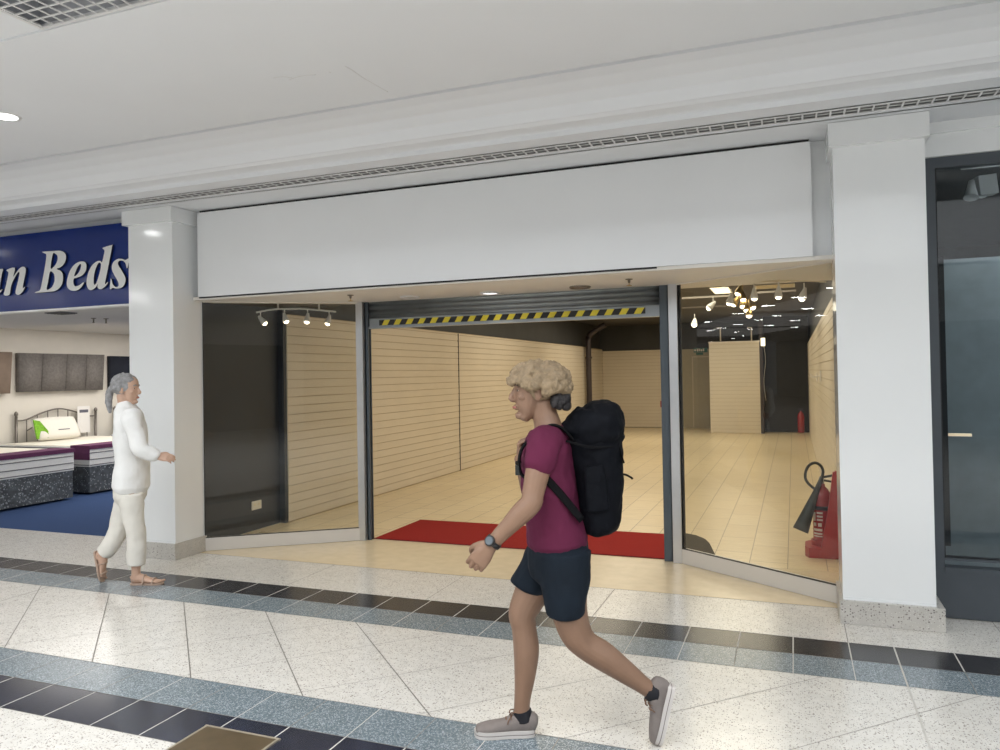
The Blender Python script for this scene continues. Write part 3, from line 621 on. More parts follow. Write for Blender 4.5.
for (x, y), aim in zip(((731, 289), (754, 283.5), (778.5, 281.5), (804, 283)), ((-.25, -.1, -.9), (0, -.1, -1), (-.05, -.1, -1), (-.28, -.1, -.9))):
    lamps.append((spot(t, Rp(x, y), aim, .9), aim))
t = thing('cluster_lamp', 'brass cluster lamp of several bulbs hanging among the spotlights', 'lamp', Rp(744, 285, .9))
cp = [Rp(x, y, .9) for x, y in ((743, 282), (742, 290), (746, 300), (749, 311))]
bm = B(); tube(bm, [cp[0]+V((0, 0, .12))]+cp, .008); obj('stem', bm, M['brass'], t, True)
for (x, y), aim in zip(((740, 286), (742.5, 292), (737, 297), (743, 299), (750.5, 300), (746.5, 302), (749, 307.5)), ((-.3, -.3, -.8), (.1, -.4, -.9), (-.5, -.2, -.8), (0, -.5, -.9), (.3, -.3, -.8), (0, -.3, -.9), (0, -.3, -1))):
    spot(t, Rp(x, y, .9)+V((0, 0, .05)), aim, .9, M['brass'])
p = gy(713, 297, 8.6)
t = thing('spotlight', 'single white spotlight on a drop rod behind the right window', 'spotlight', p)
spot(t, p, (-.5, -.2, -.5), 1.0)
p = gy(694.5, 314, 9.5)
t = thing('spotlight', 'lowest lit spotlight near the right aluminium post', 'spotlight', p)
spot(t, p, (0, -.6, -.6), 1.1)
# conduit rails under the dark ceiling
for i, (x0, y0, x1, y1, Y) in enumerate([(682, 299, 730, 294, 9.8), (682, 308.5, 726, 307, 12.3), (754, 293.5, 796, 290, 10.4)]):
    a, b2 = gy(x0, y0, Y), gy(x1, y1, Y); b2.z = a.z
    bm = B(); obox(bm, a, b2-a, V((0, .03, 0)), V((0, 0, .022))); tag(obj('ceiling_rail', bm, M['dim_panel']), ['nearest pale rail under the dark shop ceiling beside the right post', 'further pale rail under the dark ceiling beside the right post', 'dim rail under the dark ceiling behind the hanging spots'][i], 'rail')
# ceiling panels
def panel(c, lit, label, sx=.6, sy=.6):
    t = thing('ceiling_panel', label, 'ceiling light', (c[0], c[1], ZT))
    bm = B(); box(bm, (c[0]-sx/2, c[1]-sy/2, ZT-.012), (c[0]+sx/2, c[1]+sy/2, ZT-.002)); obj('diffuser', bm, M['warm_panel'] if lit else M['cream_panel'], t, True)
    bm = B()
    for a, b2 in (((-1, -1), (1, -.93)), ((-1, .93), (1, 1)), ((-1, -1), (-.93, 1)), ((.93, -1), (1, 1))): box(bm, (c[0]+a[0]*sx/2, c[1]+a[1]*sy/2, ZT-.016), (c[0]+b2[0]*sx/2, c[1]+b2[1]*sy/2, ZT-.001))
    obj('frame', bm, M['white_metal'], t, True)
panel((-1.14, 13.7), 1, 'bright square ceiling panel seen through the right window', .3, .95)
panel((-.26, 13.4), 0, 'cream unlit ceiling panel right of the bright one', .62, .6)

# ================================================================== BED SHOP ON THE LEFT
BX = -11.4
bm = B(); quad(bm, [(-14, 5.95, .001), (-5.9, 5.95, .001), (-5.9, 14, .001), (-14, 14, .001)]); struct('floor_carpet', bm, M['carpet'])
bm = B(); box(bm, (BX-.15, 5.95, 0), (BX, 14, 2.6)); box(bm, (BX, 13.9, 0), (-5.8, 14, 2.6)); struct('wall_bed_shop', bm, M['cream_wall'])
bm = B(); box(bm, (-5.80, 5.80, 0), (-5.62, 14, 2.6)); struct('wall_party', bm, M['cream_wall'])
bm = B(); box(bm, (BX-.15, 7.2, 2.475), (-5.8, 14, 2.55)); box(bm, (BX-.15, 5.5, 2.37), (-5.8, 7.2, 2.56)); struct('ceiling_bed_shop', bm, M['bed_ceiling'])
# sign
t = thing('shop_sign', 'blue shop sign with white serif lettering at the left edge', 'sign', (-7, 5.45, 2.33))
bm = B(); box(bm, (-9.6, 5.45, 2.352), (-5.80, 5.53, 3.128)); bevel(bm, .004); obj('board', bm, M['sign_blue'], t, True)
bm = B(); box(bm, (-9.6, 5.44, 2.335), (-5.80, 5.54, 2.352)); obj('bottom_strip', bm, M['alu'], t, True)
k_ = 66/773
LET = {
 'n': ([(92, 400), (188, 373), (172, 478), (205, 430), (245, 382), (285, 360), (312, 376), (318, 415), (302, 500), (286, 580), (284, 615), (296, 604), (308, 598), (290, 640), (255, 680), (225, 690), (200, 675), (203, 630), (225, 540), (243, 450), (240, 425), (225, 430), (190, 485), (155, 560), (142, 610), (126, 690), (60, 690), (85, 590), (110, 470), (114, 425)], [], 0),
 'B': ([(508, 190), (560, 183), (640, 178), (715, 175), (760, 190), (785, 220), (788, 270), (765, 330), (720, 370), (680, 387), (725, 410), (750, 450), (752, 520), (735, 580), (695, 625), (640, 650), (560, 658), (430, 668), (440, 655), (480, 640), (498, 590), (530, 430), (552, 300), (558, 225), (545, 208)], [[(634, 214), (665, 212), (688, 235), (690, 280), (668, 335), (635, 372), (608, 378)], [(600, 425), (628, 424), (653, 460), (654, 530), (628, 595), (592, 624), (563, 624), (580, 530)]], 0),
 'e': ([(48, 560), (58, 490), (90, 400), (140, 335), (200, 303), (255, 305), (278, 340), (270, 410), (225, 465), (165, 490), (132, 502), (125, 540), (135, 580), (160, 590), (200, 575), (240, 545), (245, 560), (210, 610), (160, 640), (100, 640), (60, 610)], [[(214, 335), (207, 390), (177, 445), (137, 473), (147, 430), (172, 372), (197, 335)]], 1),
 'd': ([(468, 150), (480, 136), (575, 108), (580, 120), (555, 250), (522, 420), (497, 545), (500, 566), (512, 555), (525, 540), (528, 552), (500, 590), (455, 622), (420, 620), (406, 592), (412, 562), (385, 605), (345, 632), (310, 630), (285, 590), (280, 530), (300, 430), (345, 345), (400, 300), (440, 295), (460, 310), (478, 240), (490, 172)], [[(445, 322), (420, 317), (392, 370), (371, 440), (363, 520), (368, 570), (388, 562), (410, 510), (430, 440), (446, 370)]], 1),
 's': ([(552, 620), (562, 505), (575, 520), (585, 562), (612, 596), (645, 594), (655, 565), (640, 520), (600, 450), (578, 400), (576, 350), (600, 300), (650, 270), (700, 272), (735, 284), (775, 268), (760, 370), (748, 372), (735, 322), (705, 293), (668, 291), (648, 312), (654, 348), (692, 410), (730, 480), (735, 530), (715, 585), (670, 614), (620, 617), (590, 607), (570, 618)], [], 1),
}
a_out = [(-80+p[0]-405, p[1]) for p in LET['d'][0]]
LET['a'] = ([(48, 385), (40, 440), (18, 560), (12, 620), (20, 640), (40, 622), (42, 636), (10, 675), (-35, 690), (-70, 672), (-72, 640), (-66, 610), (-95, 655), (-140, 688), (-178, 680), (-198, 640), (-200, 580), (-178, 490), (-132, 420), (-80, 388), (-40, 388), (-18, 400)], [[(-40, 420), (-66, 425), (-95, 470), (-118, 550), (-126, 620), (-108, 636), (-82, 600), (-52, 520), (-34, 450)]], 0)
def close_spline(pts, n=3):
    N = len(pts); out = []
    for i in range(N):
        p0, p1, p2, p3 = (pts[(i+j-1) % N] for j in range(4))
        v1 = V(p1)-V(p0); v2 = V(p2)-V(p1)
        for k in range(n):
            tt = k/n; out.append(tuple(.5*((2*b)+(-a+c)*tt+(2*a-5*b+4*c-d)*tt*tt+(-a+3*b-3*c+d)*tt**3) for a, b, c, d in zip(p0, p1, p2, p3)))
    return out
def letter(ch, par):
    outer, holes, reg = LET[ch]
    def W(p): q = gy((64 if reg else 0)+p[0]*k_, 236+p[1]*k_, 5.44); return (q.x, q.z)
    cu_ = bpy.data.curves.new('letter', 'CURVE'); cu_.dimensions = '2D'; cu_.fill_mode = 'BOTH'; cu_.extrude = .012
    for poly in [outer]+holes:
        pp = [W(p) for p in close_spline(poly)]
        s = cu_.splines.new('POLY'); s.points.add(len(pp)-1); s.use_cyclic_u = True
        for q, (x, z) in zip(s.points, pp): q.co = (x, z, 0, 1)
    o = bpy.data.objects.new('letter_tmp', cu_); C.objects.link(o)
    dg = bpy.context.evaluated_depsgraph_get(); dg.update()
    me = bpy.data.meshes.new_from_object(o.evaluated_get(dg)); bpy.data.objects.remove(o)
    me.transform(Matrix.Translation((0, 5.437, 0)) @ Matrix.Rotation(PI/2, 4, 'X')); me.materials.clear()
    me.materials.append(M['sign_white']); me.materials.append(M['sign_side'])
    me.update()
    for p in me.polygons: p.material_index = 0 if abs(p.normal.y) > .7 else 1
    o = bpy.data.objects.new('letter', me); C.objects.link(o); o.parent = par; me.transform(root_of(par).matrix_basis.inverted())
for ch in 'anBeds': letter(ch, t)
# hanging upholstered headboards on the wall
def wall_headboard(label, y0, y1, z0, z1, mt, cuts=()):
    t = thing('wall_headboard', label, 'headboard', (BX+.02, (y0+y1)/2, z0), 0)
    ed = [y0]+list(cuts)+[y1]
    for a, b2 in zip(ed, ed[1:]):
        bm = B(); prism(bm, [(BX+.02, a+.008-(.03 if a > y0 else 0), z0), (BX+.02, b2-.008-.04, z0+.0), (BX+.02, b2-.008, z1), (BX+.02, a+.008, z1)], (.09, 0, 0)); bevel(bm, .018, 3); obj('cushion_panel', bm, mt, t, True, True)
    bm = B(); box(bm, (BX+.002, y0+.06, z0+.1), (BX+.02, y1-.06, z1-.1)); obj('backing_board', bm, M['piping'], t, True)
wall_headboard('brown headboard on the bed shop wall, cut off by the left edge', 6.7, 8.29, 1.46, 2.10, M['hb_brown'])
wall_headboard('grey upholstered headboard hanging on the bed shop wall above the metal bedhead', 8.39, 9.98, 1.475, 2.09, M['hb_grey'], (8.80, 9.24, 9.62))
wall_headboard('navy headboard hanging on the bed shop wall beside the white pillar', 10.10, 11.6, 1.47, 2.07, M['hb_navy'])
def cushion(name, c, size, rot, mt, par):
    bm = B(); g = bmesh.ops.create_grid(bm, x_segments=12, y_segments=12, size=1)
    bm2 = B()
    N = 12; top = {}; bot = {}
    for i in range(N+1):
        for j in range(N+1):
            u, v = -1+2*i/N, -1+2*j/N; th = (max(0, (1-u**4)*(1-v**4)))**.5; pin = 1-.06*(u*u*v*v)
            top[i, j] = bm2.verts.new((u*pin*size[0]/2, v*pin*size[1]/2, th*size[2]/2)); bot[i, j] = top[i, j] if th == 0 else bm2.verts.new((u*pin*size[0]/2, v*pin*size[1]/2, -th*size[2]/2))
    for i in range(N):
        for j in range(N):
            bm2.faces.new((top[i, j], top[i+1, j], top[i+1, j+1], top[i, j+1]))
            q = (bot[i, j+1], bot[i+1, j+1], bot[i+1, j], bot[i, j])
            if len(set(q) - {top[i, j], top[i+1, j], top[i+1, j+1], top[i, j+1]}) > 0:
                try: bm2.faces.new(q)
                except ValueError: pass
    bm.free()
    bmesh.ops.transform(bm2, matrix=Matrix.Translation(V(c)) @ rot, verts=bm2.verts[:])
    return obj(name, bm2, mt, par, True, True)
def bed(label, y0, y1, xf, zt=.68, runner=True):
    """divan with head against the wall at BX and its foot end at xf"""
    t = thing('divan_bed', label, 'bed', ((BX+xf)/2, (y0+y1)/2, 0))
    bm = B(); box(bm, (BX+.10, y0, .03), (xf, y1, .40)); bevel(bm, .02, 3); obj('divan_base', bm, M['crushed'], t, True, label='dark grey crushed velvet base')
    bm = B(); box(bm, (BX+.10, y0-.01, .402), (xf+.012, y1+.01, zt)); bevel(bm, .035, 4); mt_ = obj('mattress', bm, M['mattress'], t, True)
    bm = B()
    for z in (.425, .505, .60, zt-.022):
        pp = [(BX+.12, y0-.012), (xf+.0, y0-.012), (xf+.014, y0), (xf+.014, y1), (xf, y1+.012), (BX+.12, y1+.012)]
        tube(bm, [(x, y, z) for x, y in pp], .006, 6, 1)
    obj('piping', bm, M['piping'], mt_, True)
    bm = B(); box(bm, (BX+.14, y0+.03, zt-.004), (xf-.03, y1-.03, zt+.012)); bevel(bm, .006); obj('quilted_top', bm, M['mattress_top'], mt_, True)
    if runner:
        bm = B(); prism(bm, [(xf-.35, y0-.02, zt+.014), (xf+.02, y0-.02, zt+.014), (xf+.02, y1+.02, zt+.014), (xf-.35, y1+.02, zt+.014)], (0, 0, .01)); box(bm, (xf+.014, y0-.02, zt-.03), (xf+.024, y1+.02, zt+.02)); box(bm, (xf-.35, y0-.024, .5), (xf+.02, y0-.014, zt+.02)); bevel(bm, .003); obj('bed_runner', bm, M['purple'], t, True, label='dark purple bed runner')
    for x in (BX+.2, xf-.1):
        for y in (y0+.1, y1-.1):
            bm = B(); lathe(bm, [(.022, .001), (.026, .01), (.022, .034)], (x, y, 0), 12); obj('foot', bm, M['black_plastic'], t, True)
    return t
bed('grey velvet divan bed nearest the left edge, with a purple runner', 6.05, 7.70, -9.33)
bed('second grey velvet divan bed, behind the first one, in front of the metal bedhead', 8.06, 9.72, -9.43)
bed('third divan bed, mostly hidden behind the white pillar', 10.1, 11.6, -9.3)
def metal_headboard(label, y0, y1):
    t = thing('metal_bedhead', label, 'bedhead', (BX+.06, (y0+y1)/2, 0)); x = BX+.06; ym = (y0+y1)/2; w_ = (y1-y0)
    for y in (y0, y1):
        bm = B(); cyl(bm, (x, y, .001), (x, y, 1.10), .022); lathe(bm, [(.012, 1.10), (.026, 1.11), (.03, 1.135), (.022, 1.16), (.006, 1.175)], (x, y, 0), 16); obj('post', bm, M['bed_metal'], t, True)
    bm = B(); tube(bm, [(x, y0, 1.03), (x, y0+.12*w_, 1.04), (x, y0+.3*w_, 1.13), (x, ym, 1.185), (x, y1-.3*w_, 1.13), (x, y1-.12*w_, 1.04), (x, y1, 1.03)], .012, 10, 6); obj('top_arch', bm, M['bed_metal'], t, True)
    bm = B(); tube(bm, [(x, y0+.12*w_, .86), (x, y0+.26*w_, .95), (x, ym, 1.02), (x, y1-.26*w_, .95), (x, y1-.12*w_, .86)], .009, 8, 6); obj('inner_arch', bm, M['bed_metal'], t, True)
    for k in range(7):
        y = y0+.12*w_+k*(.76*w_/6); u = abs(k-3)/3; top = 1.18-.14*u*u
        bm = B(); cyl(bm, (x, y, .3), (x, y, top), .008, seg=8); obj('bar', bm, M['bed_metal'], t, True)
    bm = B(); box(bm, (x-.01, y0, .29), (x+.01, y1, .31)); obj('lower_rail', bm, M['bed_metal'], t, True)
metal_headboard('metal bedhead with arched rails against the bed shop wall, under the grey headboard', 8.37, 9.82)
metal_headboard('metal bedhead partly seen beside the white pillar', 10.22, 11.5)
def pillow(label, y, cat='pillow', x=BX+.32, w_=.62):
    t = thing('pillow', label, cat, (x, y, .7)); y0_ = y
    R_ = Matrix.Rotation(math.radians(62), 4, 'Y') @ Matrix.Rotation(PI/2, 4, 'Z')
    cushion('cover', (x, y, .885), (w_, .40, .16), R_, M['pillow'], t)
    bm = B()
    for dy, dz, l in ((-.05, .0, .2), (-.05, -.05, .14), (-.02, -.08, .22)): obox(bm, V((x+.105, y+dy, .86+dz)), V((.0, l, 0)), V((.006, 0, 0)), V((.004, 0, .012)))
    obj('print_lines', bm, M['ink'], t, True)
    bm = B(); cg = [(x+.06, y-w_/2+.0, .74), (x+.10, y-w_/2+.17, .75), (x+.10, y-w_/2+.16, .86), (x+.04, y-w_/2+.06, 1.02), (x+.01, y-w_/2-.02, 1.04)]; prism(bm, cg, (.02, 0, 0)); obj('green_corner', bm, M['green'], t, True, label='bright green leaf print corner')
pillow('white pillow with a green corner propped against the arched metal bedhead', 8.86, w_=.8)
pillow('white pillow with a green corner on the bed beside the pillar', 10.45, w_=.55)
p = gx(83.5, 419, BX+.09)
t = thing('price_card', 'white price card hanging on the right post of the metal bedhead', 'card', p)
bm = B(); box(bm, (p.x, p.y-.12, p.z-.23), (p.x+.004, p.y+.12, p.z+.22)); obj('sheet', bm, M['card'], t, True)
bm = B(); box(bm, (p.x+.004, p.y-.08, p.z+.11), (p.x+.005, p.y+.09, p.z+.16)); obj('price_print', bm, M['ink'], t, True)
p = gz(61, 312.5, 2.37)
t = thing('air_vent', 'dark little air vent in the bed shop soffit under the sign', 'vent', p)
bm = B(); box(bm, (p.x-.12, p.y-.1, 2.358), (p.x+.12, p.y+.1, 2.369)); bevel(bm, .003); obj('frame', bm, M['piping'], t, True)
bm = B()
for k in range(5): box(bm, (p.x-.1, p.y-.085+k*.04, 2.353), (p.x+.1, p.y-.07+k*.04, 2.359))
obj('louvres', bm, M['black_plastic'], t, True)
for i, (x, y) in enumerate([(93.5, 318), (106, 318.5)]):
    p = gz(x, y, 2.37)
    t = thing('ceiling_fitting', ['left', 'right'][i]+' one of two small fittings under the bed shop ceiling', 'ceiling fitting', p)
    bm = B(); lathe(bm, [(.03, .0), (.028, -.008), (.01, -.01), (.008, -.05), (.018, -.055), (.004, -.06)]); obj('body', bm, M['chrome'], t)

# ================================================================== DARK GREY SHOPFRONT ON THE RIGHT
AY = 5.66
bm = B()
box(bm, (.80, AY-.03, .005), (.885, AY+.06, 2.985)); box(bm, (.885, AY-.03, 2.915), (4.5, AY+.06, 2.985)); box(bm, (.885, AY-.03, .005), (4.5, AY+.03, .30)); box(bm, (.885, AY-.04, .30), (4.5, AY+.05, .33)); box(bm, (.885, AY-.035, .375), (4.5, AY+.05, .39)); bevel(bm, .003)
w = struct('window_3', bm, M['anthracite'])
bm = B(); box(bm, (.885, AY+.0, .39), (4.5, AY+.008, 2.915)); obj('pane', bm, M['dglass'], w)
bm = B(); box(bm, (.885, AY-.02, .385), (4.5, AY-.0, .397)); box(bm, (.885, AY-.02, .39), (.893, AY, 2.915)); obj('gasket', bm, M['rubber'], w)
bm = B(); box(bm, (.885, AY+.05, .45), (.935, AY+.10, 2.35)); obj('inner_jamb', bm, M['rubber'], w)
bm = B(); box(bm, (.8, AY+.08, 0), (.86, 10, 3.0)); box(bm, (.8, 10, 0), (5, 10.1, 3.0)); box(bm, (.8, AY+.1, 2.99), (5, 10.1, 3.05)); struct('wall_right', bm, mat('charcoal_interior', (.075, .085, .09), .7, var=.1))
bm = B(); quad(bm, [(.8, 5.7, 0), (5, 5.7, 0), (5, 10, 0), (.8, 10, 0)]); struct('floor_right', bm, mat('grey_shop_floor', (.15, .16, .16), .5, var=.1))
bm = B(); box(bm, (1.02, 6.55, .0), (3.6, 6.62, 2.43)); tag(obj('display_panel', bm, mat('grey_display_board', (.30, .34, .36), .5, var=.08)), 'tall grey display board standing inside the right hand shopfront', 'display board')
p = gy(1000, 165, 5.9)
t = thing('track_projector', 'white boxy track projector behind the right shopfront glass', 'projector', gy(985, 180, 5.9))
a, b2 = gy(962, 168.5, 5.9), gy(1000, 164, 5.9)
bm = B(); obox(bm, a, V((.6, 0, .0)), V((0, .04, 0)), V((0, 0, .022))); obj('track', bm, M['grille'], t, True)
a = gy(981, 195, 5.86); bm = B(); obox(bm, a, V((.11, .03, .012)), V((-.02, .09, 0)), V((-.012, 0, .13))); bevel(bm, .006); obj('housing', bm, M['grille'], t, True)
bm = B(); c0, c1 = gy(971.5, 181, 5.88), gy(971, 198, 5.84); loft(bm, [(*c0, .018, .018), (*((c0+c1)/2), .03, .03), (*c1, .045, .045)], (0, 1, 0), 3, 18, 0); obj('lamp_cone', bm, M['grille'], t, True)
bm = B(); tube(bm, [gy(x, y, 5.84) for x, y in ((972, 186), (974, 194), (980, 198), (986, 196))], .007); obj('bracket', bm, M['grille'], t, True)
a, b2 = gy(941, 436, 5.95), gy(972, 436.5, 5.95)
bm = B(); obox(bm, a, b2-a, V((0, .03, 0)), V((0, 0, .018))); tag(obj('reflection_strip', bm, mat('warm_reflection', (1, .8, .6), .5, emit=(1, .74, .48), estr=1.3)), 'thin glowing horizontal strip standing in for a reflection, behind the right shopfront glass', 'light')  # emissive bar stands in for a warm reflection in the glass

# ================================================================== PEOPLE
def head(bm, c, fx, k=1.0):
    """skull, face, nose, ears, chin around centre c, looking along unit vector fx (level)"""
    c = V(c); fx = V(fx).normalized(); ly = V((0, 0, 1)).cross(fx)
    R_ = Matrix((fx, ly, V((0, 0, 1)))).transposed()
    def P(x, y, z): return c + (fx*x + ly*y + V((0, 0, z)))*k
    def E(x, y, z, a, b2, h, s=2): ell(bm, P(x, y, z), (a*k, b2*k, h*k), s, R_)
    E(-.012, 0, .03, .098, .077, .092, 3)                      # skull
    loft(bm, [(*P(.030, 0, .055), .066*k, .068*k), (*P(.033, 0, .0), .064*k, .066*k), (*P(.033, 0, -.045), .060*k, .059*k), (*P(.040, 0, -.085), .047*k, .046*k), (*P(.052, 0, -.108), .030*k, .030*k)], fx, 3, 18, .8)
    E(.086, 0, .030, .012, .05, .012)                          # brow
    loft(bm, [(*P(.090, 0, .018), .010*k, .009*k), (*P(.102, 0, -.006), .012*k, .011*k), (*P(.112, 0, -.026), .013*k, .015*k), (*P(.098, 0, -.036), .010*k, .014*k)], fx, 3, 10, .8)
    E(.088, 0, -.062, .012, .024, .007); E(.086, 0, -.074, .012, .021, .007); E(.074, 0, -.104, .022, .024, .018)
    for s in (-1, 1):
        E(.062, s*.042, -.02, .024, .022, .02); E(-.008, s*.078, -.008, .020, .009, .033); E(-.002, s*.074, -.028, .010, .009, .015)
    return P, R_
def face_parts(par, P, R_, k=1.0, brow=None):
    for s in (-1, 1):
        bm = B(); ell(bm, P(.074, s*.034, .008), (.011*k, .013*k, .008*k), 2, R_); e = obj('eye', bm, M['eye_white'], par, False, True)
        bm = B(); ell(bm, P(.0815, s*.035, .008), (.005*k, .0075*k, .0075*k), 2, R_); obj('iris', bm, M['iris'], e, False, True)
        bm = B(); loft(bm, [(*P(.093, s*.016, .030), .004, .004), (*P(.093, s*.034, .036), .005, .005), (*P(.082, s*.054, .030), .003, .003)], (1, 0, 0), 3, 8, .5); obj('eyebrow', bm, brow, par, False, True)
    bm = B(); loft(bm, [(*P(.092, -.022, -.068), .003, .003), (*P(.101, 0, -.067), .006, .006), (*P(.092, .022, -.068), .003, .003)], (1, 0, 0), 3, 8, .5); obj('mouth', bm, M['lip'], par, False, True)
def hand(bm, wr, d, nrm, th, curl=(50, 60, 40), k=1.0, tcurl=.5, spread=.0):
    """wr wrist, d along the hand, nrm out of the back of the hand, th towards the thumb side"""
    wr, d, nrm = V(wr), V(d).normalized(), V(nrm); nrm = (nrm-d*nrm.dot(d)).normalized(); s = d.cross(nrm).normalized()
    if s.dot(V(th)) < 0: s = -s
    def P(a, b2, c): return wr + (d*a + s*b2 + nrm*c)*k
    loft(bm, [(*P(-.02, 0, 0), .020*k, .027*k), (*P(.015, 0, 0), .019*k, .031*k), (*P(.05, .0, .0), .018*k, .039*k), (*P(.085, 0, .0), .014*k, .040*k)], nrm, 3, 16, .5)
    for i, (off, L, r) in enumerate(((.031, .072, .0086), (.0105, .080, .0089), (-.0100, .075, .0085), (-.030, .060, .0077))):
        p = P(.086-.004*abs(i-1.3), off, .002); pts = [p-d*.02*k]; ang = 0; base = (d+s*spread*(1.5-i)).normalized()
        pts.append(p)
        for seg_, cu_ in zip((.45, .30, .25), curl):
            ang += math.radians(cu_*(1+.06*i)); dr = base*math.cos(ang)-nrm*math.sin(ang); p = p+dr*L*seg_*k; pts.append(p)
        loft(bm, [(*q, rr*k, rr*k) for q, rr in zip(pts, (r, r*1.06, r, r*.94, r*.82))], s, 3, 12, .9)
    tb = [P(.012, .024, -.004), P(.04, .043, -.012), P(.068, .050, -.012-.02*tcurl), P(.09, .046-.02*tcurl, -.02-.03*tcurl)]
    loft(bm, [(*q, rr*k, rr*k) for q, rr in zip(tb, (.013, .0125, .011, .0085))], nrm, 3, 12, .9)
def limb(bm, rows, ref=(1, 0, 0), seg=18): loft(bm, rows, ref, 5, seg, .7)

# ---- the walker: local frame x = walking direction, y = his left (towards the camera), z up
WROOT = gz(562, 740); WROT = PI + YAW
wf = V((-math.cos(YAW), -math.sin(YAW), 0)); wl = V((math.sin(YAW), -math.cos(YAW), 0))
def wq(px, py, y=0.0):
    q = gplane(px, py, WROOT+wl*y, wl) - WROOT
    return V((q.dot(wf), y, q.z))
def row(px, py, y, a, b2=None): q = wq(px, py, y); return (q.x, q.y, q.z, a, a if b2 is None else b2)
person = thing('person', 'person striding left in a maroon t-shirt, navy shorts and grey shoes', 'person', WROOT, WROT)
hc = wq(536, 391)
bm = B(); HP, HR = head(bm, hc, (1, 0, -.04))
nk = wq(548, 424)
limb(bm, [(*(hc+V((-.03, 0, -.05))), .055, .056), (*((hc+nk)/2+V((-.012, 0, -.03))), .056, .058), (*(nk+V((0, 0, -.01))), .062, .075), (*(nk+V((0, 0, -.06))), .075, .12)])
limb(bm, [row(551, 440, 0, .075, .13), row(551, 455, 0, .095, .145), row(552, 485, 0, .095, .135), row(556, 515, 0, .09, .12), row(558, 540, 0, .095, .125), row(558, 552, 0, .09, .12)])
# left (near) arm
LS, LE, LW = wq(544, 442, .185), wq(531, 503, .235), wq(490.5, 545, .215)
limb(bm, [(*(LS+V((-.01, -.05, -.02))), .045, .045), (*(LS+V((0, -.01, -.015))), .05, .05), (*(LS*.55+LE*.45), .052, .052), (*(LS*.15+LE*.85), .046, .046), (*LE, .046, .046), (*(LE*.75+LW*.25), .047, .045), (*(LE*.4+LW*.6), .038, .036), (*LW, .026, .029)], (0, 1, 0))
hd = (wq(477.5, 562, .21)-LW).normalized()
hand(bm, LW, hd, (.12, 1, .1), (1, 0, .5), (26, 62, 48), 1.08, 1.0)
# right (far) arm, hand on the shoulder strap in front of the chest
RS, RE, RW = wq(541, 442, -.185), wq(531, 489, -.235), wq(520.5, 458, -.13)
limb(bm, [(*(RS+V((-.01, .05, -.02))), .045, .045), (*(RS+V((0, .01, -.015))), .05, .05), (*(RS*.5+RE*.5), .05, .05), (*RE, .045, .045), (*(RE*.6+RW*.4), .044, .042), (*RW, .028, .03)], (0, 1, 0))
hand(bm, RW, (-.05, .25, 1), (1, -.3, .1), (0, 1, .3), (55, 75, 50), .95, .8)
# far (right) leg: planted; near (left) leg: trailing
limb(bm, [row(553, 556, -.08, .085, .08), row(541, 575, -.08, .090, .088), row(529, 598, -.07, .075, .075), row(522.5, 614, -.06, .064, .062), row(524, 628, -.06, .056, .056), row(526.3, 650, -.055, .058, .056), row(525, 675, -.055, .048, .047), row(522.5, 698, -.05, .037, .037), row(521.5, 714, -.05, .036, .036), row(521, 720, -.05, .033, .033)], seg=20)
limb(bm, [row(563, 557, .08, .088, .08), row(565, 580, .085, .096, .09), row(569, 610, .08, .080, .078), row(576, 633, .075, .070, .066), row(586, 645, .07, .062, .060), row(603, 656, .065, .062, .058), row(624, 671, .06, .050, .049), row(643, 685, .055, .038, .038), row(653, 692, .055, .036, .036), row(657, 695, .055, .032, .032)], seg=20)
body = obj('body', melt(bm, .0036, 2, .45), M['skin'], person, False, True)
face_parts(person, HP, HR, 1, M['dark_hair'])
# shirt
bm = B()
limb(bm, [row(549, 428, 0, .062, .085), row(550, 433, 0, .085, .145), row(548, 443, 0, .102, .186), row(547, 458, 0, .118, .190), row(549, 480, 0, .122, .178), row(552, 505, 0, .124, .165), row(556, 526, 0, .132, .170), row(557.5, 540, 0, .138, .180)], seg=28)
for S, E_ in ((LS, LE), (RS, RE)):
    sg = 1 if S.y > 0 else -1; d = (E_-S)
    limb(bm, [(*(S+V((-.02, -.09*sg, .01))), .075, .065), (*(S+V((0, -.02*sg, -.005))), .070, .066), (*(S+d*.2), .067, .064), (*(S+d*.395), .067, .064)], (1, 0, 0))
me = melt(bm, .006, 4, .5, .011, 8, 3)
obj('t_shirt', me, M['tee'], person, False, True, label='maroon short sleeved t-shirt')
# shorts
bm = B()
limb(bm, [row(558, 536, 0, .128, .165), row(558, 552, 0, .136, .176), row(557, 566, 0, .132, .17)], seg=26)
loft(bm, [row(553, 552, -.085, .12, .10), row(542, 570, -.08, .105, .10), row(531, 583, -.075, .095, .095), row(528.5, 588, -.074, .09, .092)], (1, 0, 0), 5, 22, .15)
loft(bm, [row(563, 552, .085, .122, .10), row(565, 580, .088, .108, .10), row(565, 600, .088, .092, .096), row(566, 613, .086, .084, .092)], (1, 0, 0), 5, 22, .15)
obj('shorts', melt(bm, .006, 4, .5, .006, 8, 9), M['shorts'], person, False, True, label='dark navy shorts')
